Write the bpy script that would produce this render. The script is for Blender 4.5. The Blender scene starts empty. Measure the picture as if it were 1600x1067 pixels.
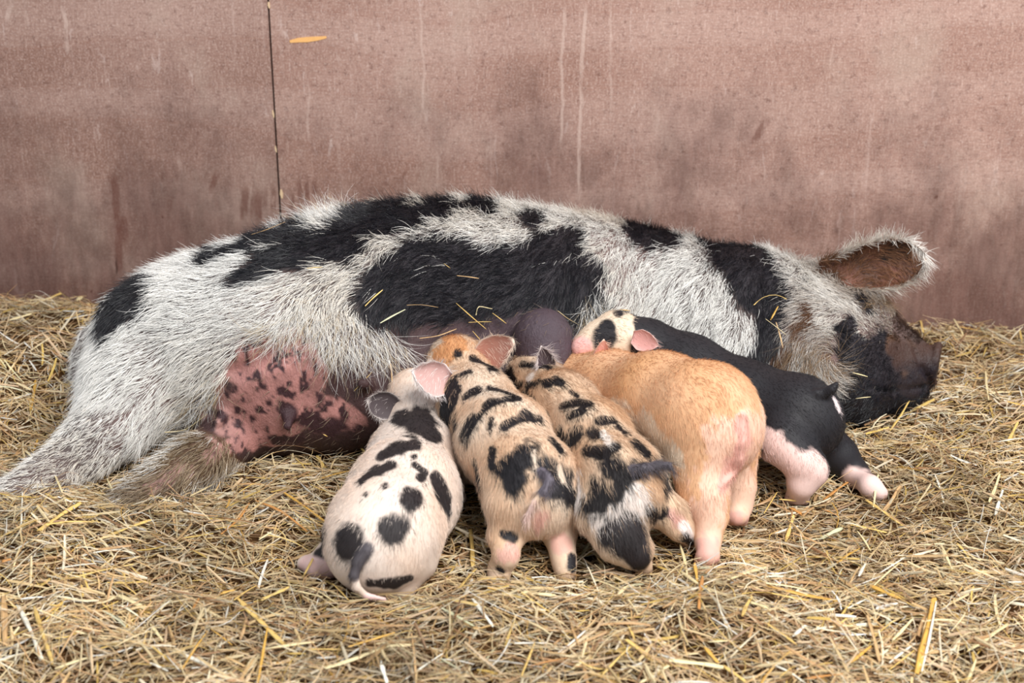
import bpy, math, random
import numpy as np
from mathutils import Vector
from mathutils.bvhtree import BVHTree

random.seed(7)
rng = np.random.default_rng(11)
scene = bpy.context.scene
C = scene.collection

# ------------------------------------------------------------------ camera, sky, lights, exposure
CAM_H, PITCH, FPX = 1.05, math.radians(20.0), 2222.0
cam_d = bpy.data.cameras.new('camera')
cam = bpy.data.objects.new('camera', cam_d)
C.objects.link(cam)
cam.location = (0, 0, CAM_H)
cam.rotation_euler = (math.pi / 2 - PITCH, 0, 0)
cam_d.sensor_width = 36.0
cam_d.lens = FPX / 1600 * 36.0
cam_d.clip_start = 0.05
cam_d.dof.use_dof = True
cam_d.dof.focus_distance = 2.38
cam_d.dof.aperture_fstop = 4.0
scene.camera = cam

world = bpy.data.worlds.new('world')
scene.world = world
world.use_nodes = True
bg = world.node_tree.nodes['Background']
bg.inputs[0].default_value = (0.80, 0.90, 1.0, 1)
bg.inputs[1].default_value = 0.56

def area(name, loc, target, size, energy, color):
    d = bpy.data.lights.new(name, 'AREA')
    d.shape = 'RECTANGLE'
    d.size, d.size_y = size
    d.energy = energy
    d.color = color
    o = bpy.data.objects.new(name, d)
    C.objects.link(o)
    o.location = loc
    o.rotation_euler = (Vector(target) - Vector(loc)).to_track_quat('-Z', 'Y').to_euler()
    return o
# daylight falling in through the wide barn opening, high and to the right in front of the pen
area('barn_opening_daylight', (1.6, -0.1, 3.4), (0.0, 2.5, 0.2), (2.6, 1.8), 235, (1.0, 0.975, 0.94))

scene.view_settings.view_transform = 'Standard'
scene.view_settings.look = 'None'
scene.view_settings.gamma = 1.0
scene.view_settings.use_curve_mapping = False
scene.view_settings.exposure = 0.3

# ------------------------------------------------------------------ helpers
SP, CP = math.sin(PITCH), math.cos(PITCH)
CAM = np.array([0, 0, CAM_H])

def ray(px, py):
    """direction of the sight line through a photo pixel, scaled to depth 1"""
    u, v = (px - 800.0) / FPX, (533.5 - py) / FPX
    return np.array([u, CP + v * SP, -SP + v * CP])

def at(px, py, Y):
    d = ray(px, py)
    return CAM + d * (Y / d[1])

def px_size(p):
    """metres per photo pixel at a point"""
    d = np.asarray(p) - CAM
    return (d[1] * CP - d[2] * SP) / FPX

def node(px, py, rp, Y=None, g=None):
    """a ball of pixel radius rp, at distance Y or resting on height g"""
    d = ray(px, py)
    if Y is None:
        t = (CAM_H - g) / (-d[2] + rp / FPX)
    else:
        t = Y / d[1]
    return (CAM + d * t, rp * t / FPX)

def lin(c):
    c = np.asarray(c, float) / 255.0
    return np.where(c <= 0.04045, c / 12.92, ((c + 0.055) / 1.055) ** 2.4)

_ph = rng.uniform(0, 6.28, (6, 3))
_fr = rng.normal(0, 1, (6, 3))
def noise3(p, scale, seed=0.0):
    """cheap smooth noise, about -1..1"""
    p = np.asarray(p) * scale + seed
    s = 0
    for i in range(6):
        q = p @ _fr[i]
        s = s + np.sin(q + _ph[i, 0] + 1.7 * np.sin(0.6 * (p @ np.roll(_fr[i], 1)) + _ph[i, 1]))
    return s / 3.2

def link(name, data, parent=None):
    o = bpy.data.objects.new(name, data)
    C.objects.link(o)
    if parent is not None:
        o.parent = parent
    return o

def tag(o, label=None, cat=None, group=None, kind=None):
    if label: o['label'] = label
    if cat: o['category'] = cat
    if group: o['group'] = group
    if kind: o['kind'] = kind
    return o

def mesh_np(name, v, f, mats, smooth=False, cols=None, extra=None):
    """mesh from arrays; f an (n,4) or (n,3) array"""
    me = bpy.data.meshes.new(name)
    v = np.asarray(v, np.float32); f = np.asarray(f, np.int32)
    me.vertices.add(len(v)); me.vertices.foreach_set('co', v.ravel())
    k = f.shape[1]
    me.loops.add(f.size); me.loops.foreach_set('vertex_index', f.ravel())
    me.polygons.add(len(f))
    me.polygons.foreach_set('loop_start', np.arange(0, f.size, k, dtype=np.int32))
    me.polygons.foreach_set('loop_total', np.full(len(f), k, np.int32))
    me.polygons.foreach_set('use_smooth', np.full(len(f), bool(smooth)))
    for m in mats: me.materials.append(m)
    if cols is not None:
        a = me.attributes.new('col', 'FLOAT_COLOR', 'POINT')
        c4 = np.ones((len(v), 4), np.float32); c4[:, :3] = cols
        a.data.foreach_set('color', c4.ravel())
    for nm, arr in (extra or {}).items():
        a = me.attributes.new(nm, 'FLOAT', 'POINT')
        a.data.foreach_set('value', np.asarray(arr, np.float32))
    me.update(calc_edges=True)
    return me

class Nodes:
    def __init__(self, name):
        self.m = bpy.data.materials.new(name); self.m.use_nodes = True
        self.t = self.m.node_tree; self.t.nodes.clear()
        self.out = self.n('ShaderNodeOutputMaterial')
        self.b = self.n('ShaderNodeBsdfPrincipled')
        self.l(self.b.outputs[0], self.out.inputs[0])
    def n(self, typ, **kw):
        x = self.t.nodes.new(typ)
        for k, v in kw.items(): setattr(x, k, v)
        return x
    def l(self, a, b): self.t.links.new(a, b)
    def set(self, sock, val):
        if hasattr(val, 'links') or hasattr(val, 'is_output'): self.l(val, sock)
        else: sock.default_value = val
    def math(self, op, a, b=0.0, clamp=False):
        x = self.n('ShaderNodeMath', operation=op, use_clamp=clamp)
        self.set(x.inputs[0], a); self.set(x.inputs[1], b)
        return x.outputs[0]
    def mix(self, fac, a, b, blend='MIX'):
        x = self.n('ShaderNodeMix', data_type='RGBA', blend_type=blend)
        self.set(x.inputs[0], fac)
        for s, v in ((x.inputs[6], a), (x.inputs[7], b)):
            self.set(s, (*v, 1) if isinstance(v, (tuple, list, np.ndarray)) and len(v) == 3 else v)
        return x.outputs[2]
    def noise(self, vec, scale, detail=4, rough=0.55, dist=0.0):
        x = self.n('ShaderNodeTexNoise')
        if vec is not None: self.l(vec, x.inputs['Vector'])
        x.inputs['Scale'].default_value = scale
        x.inputs['Detail'].default_value = detail
        x.inputs['Roughness'].default_value = rough
        x.inputs['Distortion'].default_value = dist
        return x.outputs[0]
    def ramp(self, fac, lo, hi, a=0.0, b=1.0, smooth=True):
        x = self.n('ShaderNodeMapRange', interpolation_type='SMOOTHSTEP' if smooth else 'LINEAR')
        self.set(x.inputs[0], fac)
        for i, v in zip((1, 2, 3, 4), (lo, hi, a, b)): x.inputs[i].default_value = v
        return x.outputs[0]
    def mapping(self, vec, scale=(1, 1, 1), loc=(0, 0, 0), rot=(0, 0, 0)):
        x = self.n('ShaderNodeMapping')
        self.l(vec, x.inputs[0])
        x.inputs['Location'].default_value = loc; x.inputs['Rotation'].default_value = rot; x.inputs['Scale'].default_value = scale
        return x.outputs[0]
    def bump(self, h, strength, dist=0.002):
        x = self.n('ShaderNodeBump')
        x.inputs['Strength'].default_value = strength; x.inputs['Distance'].default_value = dist
        self.l(h, x.inputs['Height'])
        self.l(x.outputs[0], self.b.inputs['Normal'])

# ------------------------------------------------------------------ materials
def mat_wood(name='stained_plywood', tone=1.0):
    w = Nodes(name)
    tc = w.n('ShaderNodeTexCoord').outputs['Object']
    sep = w.n('ShaderNodeSeparateXYZ'); w.l(tc, sep.inputs[0])
    X, Z = sep.outputs[0], sep.outputs[2]
    info = w.n('ShaderNodeObjectInfo').outputs['Random']
    big = w.noise(w.mapping(tc, (1.1, 1, 1.6), (1.3, 0, 4.0)), 1.6, 3, 0.5)
    figure = w.n('ShaderNodeTexWave', wave_type='BANDS', bands_direction='Z')
    w.l(w.mapping(tc, (0.35, 1, 1.0), (0.3, 0, 0.2), (0, 0.06, 0)), figure.inputs[0])
    figure.inputs['Scale'].default_value = 1.6; figure.inputs['Distortion'].default_value = 14.0
    figure.inputs['Detail'].default_value = 3.0; figure.inputs['Detail Scale'].default_value = 0.7
    grain = w.noise(w.mapping(tc, (9, 9, 160)), 3.0, 3, 0.6)
    fine = w.noise(tc, 260, 2, 0.6)
    streak = w.noise(w.mapping(tc, (60, 60, 2.0)), 1.0, 3, 0.6)
    c = w.mix(w.ramp(big, 0.30, 0.70), lin((150, 113, 99)) * tone, lin((174, 139, 126)) * tone)
    c = w.mix(w.math('MULTIPLY', w.ramp(figure.outputs[1], 0.35, 1.0), 0.24), c, lin((200, 170, 158)))
    fig2 = w.ramp(w.math('ABSOLUTE', w.math('SUBTRACT', figure.outputs[1], 0.55)), 0.0, 0.06, 1, 0)
    c = w.mix(w.math('MULTIPLY', fig2, 0.22), c, lin((146, 100, 82)))
    weave = w.noise(w.mapping(tc, (70, 70, 14)), 3.0, 4, 0.7)
    grain2 = w.noise(w.mapping(tc, (12, 12, 110)), 3.0, 4, 0.7)
    mott = w.noise(tc, 75, 6, 0.75)
    c = w.mix(w.math('MULTIPLY', w.ramp(grain2, 0.40, 0.68), 0.36), c, lin((108, 72, 60)))
    c = w.mix(w.math('MULTIPLY', w.ramp(weave, 0.46, 0.70), 0.34), c, lin((208, 178, 164)))
    c = w.mix(w.math('MULTIPLY', w.ramp(mott, 0.52, 0.64), 0.55), c, lin((104, 70, 60)))
    c = w.mix(w.math('MULTIPLY', w.ramp(fine, 0.48, 0.70), 0.42), c, lin((214, 190, 180)))
    c = w.mix(w.math('MULTIPLY', w.ramp(streak, 0.58, 0.78), 0.25), c, lin((214, 190, 180)))
    scr = w.noise(w.mapping(tc, (5, 5, 26), (0, 0, 0), (0, 0.5, 0)), 2.0, 6, 0.75, 1.5)
    c = w.mix(w.math('MULTIPLY', w.ramp(scr, 0.60, 0.66), 0.25), c, lin((118, 80, 68)))
    scr2 = w.noise(w.mapping(tc, (22, 22, 5), (3, 0, 1)), 2.0, 6, 0.75, 1.0)
    c = w.mix(w.math('MULTIPLY', w.ramp(scr2, 0.60, 0.66), 0.34), c, lin((216, 194, 186)))
    dust = w.noise(w.mapping(tc, (1.6, 1, 1.1), (5, 0, 2)), 2.4, 7, 0.62)
    c = w.mix(w.math('MULTIPLY', w.ramp(dust, 0.50, 0.72), 0.42), c, lin((188, 168, 154)))
    # ragged muddy rub marks; light falloff towards the boards' foot painted in too
    mud_falloff_n = w.noise(w.mapping(tc, (1.6, 1, 1.2), (3.7, 0, 1.9)), 2.2, 8, 0.70)
    mud = w.ramp(w.math('ADD', mud_falloff_n, w.math('MULTIPLY', Z, -0.70)), 0.14, 0.46)
    mud_falloff_col = w.mix(w.ramp(w.noise(w.mapping(tc, (40, 40, 8)), 1.0, 4, 0.6), 0.35, 0.7), lin((80, 54, 48)), lin((112, 82, 75)))
    c = w.mix(w.math('MULTIPLY', mud, 0.74), c, mud_falloff_col)
    spk = w.noise(w.mapping(tc, (1, 1, 1), (2, 0, 7)), 28, 1, 0.4)
    c = w.mix(w.math('MULTIPLY', w.ramp(spk, 0.78, 0.80), 0.7), c, lin((84, 50, 40)))
    # scuffs, drips and pale scratches: (x0, x1 at lower end, z_low, z_high, half width, colour, amount)
    wob = w.math('MULTIPLY', w.math('SUBTRACT', w.noise(w.mapping(tc, (1, 1, 3)), 5.0, 2), 0.5), 0.02)
    Xw = w.math('ADD', X, wob)
    brk = w.ramp(w.noise(w.mapping(tc, (70, 70, 12)), 1.0, 4, 0.7), 0.32, 0.52)
    for (xl, xh, zl, zh, hw, col, amt) in WALL_MARKS:
        tt = w.ramp(Z, zl, zh, 0, 1, False)
        cx = w.math('ADD', w.math('MULTIPLY', tt, xh - xl), xl)
        dx = w.math('ABSOLUTE', w.math('SUBTRACT', Xw, cx))
        m = w.ramp(dx, hw * 0.45, hw, 1, 0)
        e = w.math('MULTIPLY', w.ramp(Z, zl, zl + 0.02), w.ramp(Z, zh - 0.03, zh, 1, 0))
        m = w.math('MULTIPLY', w.math('MULTIPLY', m, e), w.math('MULTIPLY', brk, amt * (0.6 if col == PALE else 1.0)))
        c = w.mix(m, c, lin(col))
    w.l(c, w.b.inputs['Base Color'])
    w.b.inputs['Roughness'].default_value = 0.62
    w.b.inputs['Specular IOR Level'].default_value = 0.3
    w.bump(w.math('ADD', grain, w.math('MULTIPLY', fine, 0.5)), 0.25, 0.001)
    return w.m

def mat_plain(name, col, rough=0.7, spec=0.3, nscale=60, namt=0.25):
    w = Nodes(name)
    tc = w.n('ShaderNodeTexCoord').outputs['Object']
    n = w.noise(tc, nscale, 3, 0.6)
    a = lin(col)
    w.l(w.mix(n, a * (1 - namt), np.minimum(a * (1 + namt), 1)), w.b.inputs['Base Color'])
    w.b.inputs['Roughness'].default_value = rough
    w.b.inputs['Specular IOR Level'].default_value = spec
    w.bump(n, 0.3, 0.001)
    return w.m

def mat_attr(name, rough, spec, bump=0.0, bscale=200.0, nvar=0.0, gloss=False):
    w = Nodes(name)
    a = w.n('ShaderNodeAttribute', attribute_name='col')
    c = a.outputs['Color']
    tc = w.n('ShaderNodeTexCoord').outputs['Object']
    if nvar:
        n = w.noise(tc, bscale * 0.6, 3, 0.6)
        c = w.mix(nvar, c, w.mix(n, (0.25, 0.25, 0.25), (1, 1, 1)), 'MULTIPLY')
    w.l(c, w.b.inputs['Base Color'])
    w.b.inputs['Roughness'].default_value = rough
    w.b.inputs['Specular IOR Level'].default_value = spec
    if gloss:
        g = w.n('ShaderNodeAttribute', attribute_name='wet')
        w.l(w.ramp(g.outputs['Fac'], 0, 1, rough, 0.28, False), w.b.inputs['Roughness'])
    if bump:
        w.bump(w.noise(w.mapping(tc, (1, 1, 0.45)), bscale, 5, 0.7), bump, 0.004)
    return w.m

M_SKIN = mat_attr('pig_skin', 0.5, 0.4, 1.0, 130.0, 0.35, True)
M_PSKIN = mat_attr('piglet_skin', 0.6, 0.3, 0.2, 300.0, 0.1)
M_HAIR = mat_attr('bristle', 0.32, 0.55)
M_FUZZ = mat_attr('piglet_fuzz', 0.45, 0.4)
M_STRAW = mat_attr('straw', 0.5, 0.4, 0.0, 120.0, 0.25)
M_LITTER = None

# ------------------------------------------------------------------ terrain of the straw bed
def _g(x, y, cx, cy, sx, sy):
    return np.exp(-((x - cx) / sx) ** 2 - ((y - cy) / sy) ** 2)

def terrain(x, y):
    x = np.asarray(x, float); y = np.asarray(y, float)
    p = np.stack([x, y, np.zeros_like(x)], -1)
    calm = 1 - 0.75 * _g(x, y, 0.2, 2.0, 0.55, 0.26)            # trodden flat where the piglets stand
    h = calm * (0.012 * noise3(p, 6.0, 1.3) + 0.011 * noise3(p, 17.0, 4.1) + 0.005 * noise3(p, 42.0, 2.2)) - 0.010 * (1 - calm)
    h = h + 0.075 * _g(x, y, -0.86, 2.80, 0.30, 0.22)          # heap behind the sow's rump
    h = h + 0.05 * _g(x, y, -1.25, 2.75, 0.3, 0.35)
    h = h + 0.045 * _g(x, y, -0.72, 1.98, 0.32, 0.13)          # bank in front of her hind feet
    h = h + 0.035 * _g(x, y, 0.78, 2.86, 0.16, 0.12)           # wisp heap behind the snout
    h = h + 0.025 * _g(x, y, 0.1, 1.72, 0.5, 0.10)             # bank in front of the piglets
    return h
NO_HAIR = False
# ------------------------------------------------------------------ the wall and the floor
WALL_YAW = math.radians(-3.0)
WALL_Y = 3.02                       # at x = 0
def wall_pt(px, py):
    """where a sight line meets the front face of the boards, in wall coordinates (x along, z up)"""
    d = ray(px, py)
    n = np.array([math.sin(-WALL_YAW), math.cos(WALL_YAW), 0])
    t = (WALL_Y * n[1]) / (d @ n)
    p = CAM + d * t
    return p[0] / math.cos(WALL_YAW), p[2]

def wm(x1, y1, x2, y2, wpx, col, amt):
    (xa, za), (xb, zb) = wall_pt(x1, y1), wall_pt(x2, y2)
    return (xb, xa, zb, za, wpx * 0.00135 * 0.62, col, amt)

PALE, RUST, DARK = (205, 180, 168), (92, 48, 36), (70, 46, 40)
WALL_MARKS = [
    wm(882, 0, 876, 230, 5, PALE, 0.7), wm(914, 0, 902, 320, 6, PALE, 0.8), wm(953, 0, 955, 190, 4, PALE, 0.5),
    wm(657, 0, 664, 200, 4, PALE, 0.6), wm(683, 230, 684, 300, 4, PALE, 0.5), wm(481, 120, 482, 230, 4, PALE, 0.5),
    wm(99, 5, 106, 90, 7, PALE, 0.8), wm(22, 0, 5, 40, 9, PALE, 0.8), wm(40, 10, 41, 50, 7, PALE, 0.6),
    wm(279, 235, 280, 265, 7, PALE, 0.5), wm(1303, 60, 1298, 110, 4, PALE, 0.4), wm(1575, 300, 1560, 330, 5, PALE, 0.4),
    wm(181, 265, 186, 430, 14, RUST, 0.55), wm(192, 330, 196, 385, 10, RUST, 0.5), wm(383, 285, 381, 350, 14, RUST, 0.6),
    wm(398, 290, 394, 345, 9, RUST, 0.5), wm(415, 285, 414, 330, 8, RUST, 0.4), wm(467, 270, 468, 330, 9, RUST, 0.5),
    wm(492, 270, 490, 310, 8, RUST, 0.45), wm(345, 260, 327, 302, 11, RUST, 0.55), wm(1204, 175, 1176, 228, 14, RUST, 0.6),
    wm(1521, 92, 1510, 118, 7, RUST, 0.6), wm(566, 268, 565, 285, 9, RUST, 0.6), wm(756, 80, 755, 112, 5, RUST, 0.5),
    wm(1305, 345, 1308, 372, 7, DARK, 0.6), wm(236, 390, 237, 420, 8, RUST, 0.5), wm(181, 395, 181, 435, 4, DARK, 0.8),
    wm(640, 260, 620, 290, 8, RUST, 0.3), wm(405, 290, 404, 350, 12, RUST, 0.6), wm(426, 280, 428, 335, 10, RUST, 0.6), wm(478, 275, 479, 325, 9, RUST, 0.5), wm(455, 290, 456, 335, 8, RUST, 0.5), wm(265, 300, 262, 335, 10, RUST, 0.35), wm(340, 310, 340, 330, 8, RUST, 0.4), wm(1240, 240, 1225, 262, 5, DARK, 0.35),
]
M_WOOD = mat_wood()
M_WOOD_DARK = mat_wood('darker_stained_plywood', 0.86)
M_GAP = mat_plain('dark_gap', (26, 20, 18))
M_RAW = mat_plain('bare_wood', (232, 176, 110), 0.6, 0.3, 90, 0.12)
M_CHIP = mat_plain('chipped_edge', (216, 186, 150), 0.6, 0.3, 90, 0.12)
M_LITTER = mat_plain('trodden_litter', (84, 58, 34), 0.9, 0.1, 45, 0.5)

def box_mesh(name, x0, x1, y0, y1, z0, z1, mat):
    v = [(x, y, z) for x in (x0, x1) for y in (y0, y1) for z in (z0, z1)]
    f = [(0, 1, 3, 2), (4, 6, 7, 5), (0, 4, 5, 1), (2, 3, 7, 6), (0, 2, 6, 4), (1, 5, 7, 3)]
    return mesh_np(name, v, f, [mat])

wall = tag(link('wall_back', box_mesh('wall_back', -3.4, 3.4, 0.018, 0.06, -0.1, 1.9, M_GAP)), 'brown stained plywood wall of the pen behind the sow', None, None, 'structure')
wall.location = (0, WALL_Y, 0); wall.rotation_euler = (0, 0, WALL_YAW)
gx_top, gz_top = wall_pt(418, 0)
gx_bot, gz_bot = wall_pt(439, 340)
gx = 0.5 * (gx_top + gx_bot)
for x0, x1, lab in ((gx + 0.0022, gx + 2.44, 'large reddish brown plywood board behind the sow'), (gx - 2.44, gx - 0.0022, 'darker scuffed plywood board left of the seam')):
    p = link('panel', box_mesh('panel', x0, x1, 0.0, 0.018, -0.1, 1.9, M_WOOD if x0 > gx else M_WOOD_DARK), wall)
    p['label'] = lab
# bare wood scrape and the chips along the seam
def scrape(name, pts, wd, mat, th=0.0012):
    """thin splintered mark on the board face; pts in photo pixels"""
    q = np.array([wall_pt(*p) for p in pts]); n = len(q)
    v, f = [], []
    for i in range(n):
        tdir = q[min(i + 1, n - 1)] - q[max(i - 1, 0)]; tdir /= np.linalg.norm(tdir)
        nn = np.array([-tdir[1], tdir[0]]) * wd * 0.5 * (0.25 + 0.75 * math.sin(math.pi * (0.12 + 0.8 * i / (n - 1))))
        for s in (1, -1):
            e = q[i] + s * nn * (1 + 0.15 * random.uniform(-1, 1))
            v += [(e[0], 0.0005, e[1]), (e[0], -th, e[1])]
    for i in range(n - 1):
        a, b = 4 * i, 4 * i + 4
        f += [(a + 1, a + 3, b + 3, b + 1), (a, a + 1, b + 1, b), (a + 3, a + 2, b + 2, b + 3)]
    f += [(0, 2, 3, 1), (4 * n - 4, 4 * n - 3, 4 * n - 1, 4 * n - 2)]
    return link(name, mesh_np(name, v, f, [mat]), wall)
scrape('scrape_mark', [(453, 65), (466, 63), (480, 62), (496, 60), (510, 58)], 0.011, M_RAW)['label'] = 'pale orange bare wood scrape on the board'
for pts, wd in (([(439, 296), (440, 303), (441, 310)], 0.007), ([(426, 172), (427, 178), (428, 184)], 0.004), ([(430, 228), (431, 233), (432, 238)], 0.004), ([(420, 3), (420, 8), (421, 13)], 0.005)):
    scrape('wood_chip', pts, wd, M_CHIP)

def build_floor():
    nx, ny = 170, 120
    xs = np.linspace(-2.2, 2.2, nx); ys = np.linspace(0.7, 3.12, ny)
    gxx, gyy = np.meshgrid(xs, ys, indexing='ij')
    z = terrain(gxx, gyy) - 0.012 + 0.004 * noise3(np.stack([gxx, gyy, gxx * 0], -1), 55.0)
    v = np.stack([gxx, gyy, z], -1).reshape(-1, 3)
    i, j = np.meshgrid(np.arange(nx - 1), np.arange(ny - 1), indexing='ij')
    a = (i * ny + j).ravel()
    f = np.stack([a, a + ny, a + ny + 1, a + 1], -1)
    o = link('floor', mesh_np('floor', v, f, [M_LITTER], True))
    tag(o, 'trodden brown litter under the straw bedding', None, None, 'structure')
build_floor()

# ------------------------------------------------------------------ bodies: smooth unions of tapered limbs, meshed with surface nets
def smin(a, b, k):
    h = np.clip(0.5 + 0.5 * (b - a) / k, 0, 1)
    return b * (1 - h) + a * h - k * h * (1 - h)

class Body:
    def __init__(self, lo, hi, vox):
        self.lo = np.array(lo, float); self.vox = vox
        self.n = np.ceil((np.array(hi) - self.lo) / vox).astype(int) + 1
        self.F = np.full(self.n, 1.0, np.float32)
        self.ax = [self.lo[i] + vox * np.arange(self.n[i]) for i in range(3)]
    def _box(self, lo, hi):
        a = np.clip(np.floor((lo - self.lo) / self.vox).astype(int), 0, self.n - 1)
        b = np.clip(np.ceil((hi - self.lo) / self.vox).astype(int) + 1, 1, self.n)
        sl = tuple(slice(a[i], b[i]) for i in range(3))
        G = np.meshgrid(*[self.ax[i][sl[i]] for i in range(3)], indexing='ij')
        return sl, np.stack(G, -1)
    def cone(self, a, ra, b, rb, k=0.02, flat=None, sub=False):
        a, b = np.asarray(a, float), np.asarray(b, float)
        r = max(ra, rb) + 2.5 * k + 3 * self.vox
        sl, P = self._box(np.minimum(a, b) - r, np.maximum(a, b) + r)
        ba = b - a; L2 = ba @ ba + 1e-12
        t = np.clip(((P - a) @ ba) / L2, 0, 1)
        d = P - a - t[..., None] * ba
        if flat is not None:                      # squash along a direction: (unit vector, factor)
            u, s = np.asarray(flat[0], float), flat[1]
            u = u / np.linalg.norm(u)
            d = d + (d @ u)[..., None] * u * (1 / s - 1)
        D = (np.sqrt((d * d).sum(-1)) - (ra + t * (rb - ra))).astype(np.float32)
        if sub:
            self.F[sl] = -smin(-self.F[sl], D, k)
        else:
            self.F[sl] = smin(self.F[sl], D, k)
    def chain(self, nodes, k=0.02, flat=None):
        for (a, ra), (b, rb) in zip(nodes[:-1], nodes[1:]):
            self.cone(a, ra, b, rb, k, flat)
    def loft(self, xs, yc, zc, ry, rz):
        """ellipse sections along x"""
        X = self.ax[0]
        def ip(v):
            return np.interp(X, xs, v)
        def sm(v):
            w = np.hanning(int(0.10 / self.vox) | 1); w /= w.sum(); m = len(w) // 2
            return np.convolve(np.pad(v, m, mode='edge'), w, 'valid')
        a, b, c, d = sm(ip(yc)), sm(ip(zc)), np.maximum(ip(ry), 1e-3), np.maximum(ip(rz), 1e-3)
        c, d = np.maximum(sm(c), 2e-3), np.maximum(sm(d), 2e-3)
        yy = (self.ax[1][None, :, None] - a[:, None, None]) / c[:, None, None]
        zz = (self.ax[2][None, None, :] - b[:, None, None]) / d[:, None, None]
        q = np.sqrt(yy * yy + zz * zz)
        # gradient-normalised distance
        gq = np.sqrt((yy / c[:, None, None]) ** 2 + (zz / d[:, None, None]) ** 2) / np.maximum(q, 1e-4)
        D = (q - 1) / np.maximum(gq, 1e-3)
        out = np.maximum(np.maximum(xs[0] - X, X - xs[-1]), 0)[:, None, None]
        self.F = np.minimum(self.F, np.maximum(D, -0.3) + out).astype(np.float32)
    def value(self, P):
        q = (np.asarray(P) - self.lo) / self.vox
        i = np.floor(q).astype(int)
        ok = ((i >= 0) & (i < self.n - 1)).all(-1)
        i = np.clip(i, 0, self.n - 2)
        t = np.clip(q - i, 0, 1)
        r = 0
        for dx in (0, 1):
            for dy in (0, 1):
                for dz in (0, 1):
                    w = (t[..., 0] if dx else 1 - t[..., 0]) * (t[..., 1] if dy else 1 - t[..., 1]) * (t[..., 2] if dz else 1 - t[..., 2])
                    r = r + w * self.F[i[..., 0] + dx, i[..., 1] + dy, i[..., 2] + dz]
        return np.where(ok, r, 1.0)
    def mesh(self, smooth=2):
        F = self.F
        F[[0, -1]] = np.maximum(F[[0, -1]], 1e-3); F[:, [0, -1]] = np.maximum(F[:, [0, -1]], 1e-3); F[:, :, [0, -1]] = np.maximum(F[:, :, [0, -1]], 1e-3)
        S = F < 0
        nx, ny, nz = F.shape
        cnt = np.zeros((nx - 1, ny - 1, nz - 1), np.int8)
        for dx in (0, 1):
            for dy in (0, 1):
                for dz in (0, 1):
                    cnt += S[dx:nx - 1 + dx, dy:ny - 1 + dy, dz:nz - 1 + dz]
        cells = np.argwhere((cnt > 0) & (cnt < 8))
        idx = np.full(cnt.shape, -1, np.int32)
        idx[tuple(cells.T)] = np.arange(len(cells))
        acc = np.zeros((len(cells), 3)); num = np.zeros(len(cells))
        corners = [(a, b, c) for a in (0, 1) for b in (0, 1) for c in (0, 1)]
        for i in range(8):
            for j in range(i + 1, 8):
                ci, cj = np.array(corners[i]), np.array(corners[j])
                if np.abs(ci - cj).sum() != 1: continue
                fa = F[tuple((cells + ci).T)]; fb = F[tuple((cells + cj).T)]
                m = (fa < 0) != (fb < 0)
                t = fa / np.where(m, fa - fb, 1)
                acc += np.where(m[:, None], ci + t[:, None] * (cj - ci), 0); num += m
        V = self.lo + self.vox * (cells + acc / num[:, None])
        faces = []
        for ax in range(3):
            s0 = [slice(None)] * 3; s1 = [slice(None)] * 3
            s0[ax] = slice(0, -1); s1[ax] = slice(1, None)
            A, B = S[tuple(s0)], S[tuple(s1)]
            e = np.argwhere(A != B)
            u, v = [(1, 2), (2, 0), (0, 1)][ax]
            e = e[(e[:, u] > 0) & (e[:, v] > 0) & (e[:, u] < F.shape[u] - 1) & (e[:, v] < F.shape[v] - 1)]
            du, dv = np.eye(3, dtype=int)[u], np.eye(3, dtype=int)[v]
            q = np.stack([idx[tuple((e - du - dv).T)], idx[tuple((e - dv).T)], idx[tuple(e.T)], idx[tuple((e - du).T)]], -1)
            flip = ~A[tuple(e.T)]
            q[flip] = q[flip][:, ::-1]
            faces.append(q)
        Fc = np.concatenate(faces); Fc = Fc[(Fc >= 0).all(1)]
        for _ in range(smooth):
            s = np.zeros_like(V); n = np.zeros(len(V))
            for a, b in ((0, 1), (1, 2), (2, 3), (3, 0)):
                np.add.at(s, Fc[:, a], V[Fc[:, b]]); np.add.at(n, Fc[:, a], 1)
                np.add.at(s, Fc[:, b], V[Fc[:, a]]); np.add.at(n, Fc[:, b], 1)
            V = 0.5 * V + 0.5 * s / np.maximum(n, 1)[:, None]
        return V, Fc

def normals(V, F):
    n = np.cross(V[F[:, 2]] - V[F[:, 0]], V[F[:, 3]] - V[F[:, 1]])
    N = np.zeros_like(V)
    for i in range(4): np.add.at(N, F[:, i], n)
    return N / np.maximum(np.linalg.norm(N, axis=1), 1e-12)[:, None]

def unit(v):
    v = np.asarray(v, float); return v / max(np.linalg.norm(v), 1e-9)

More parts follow.
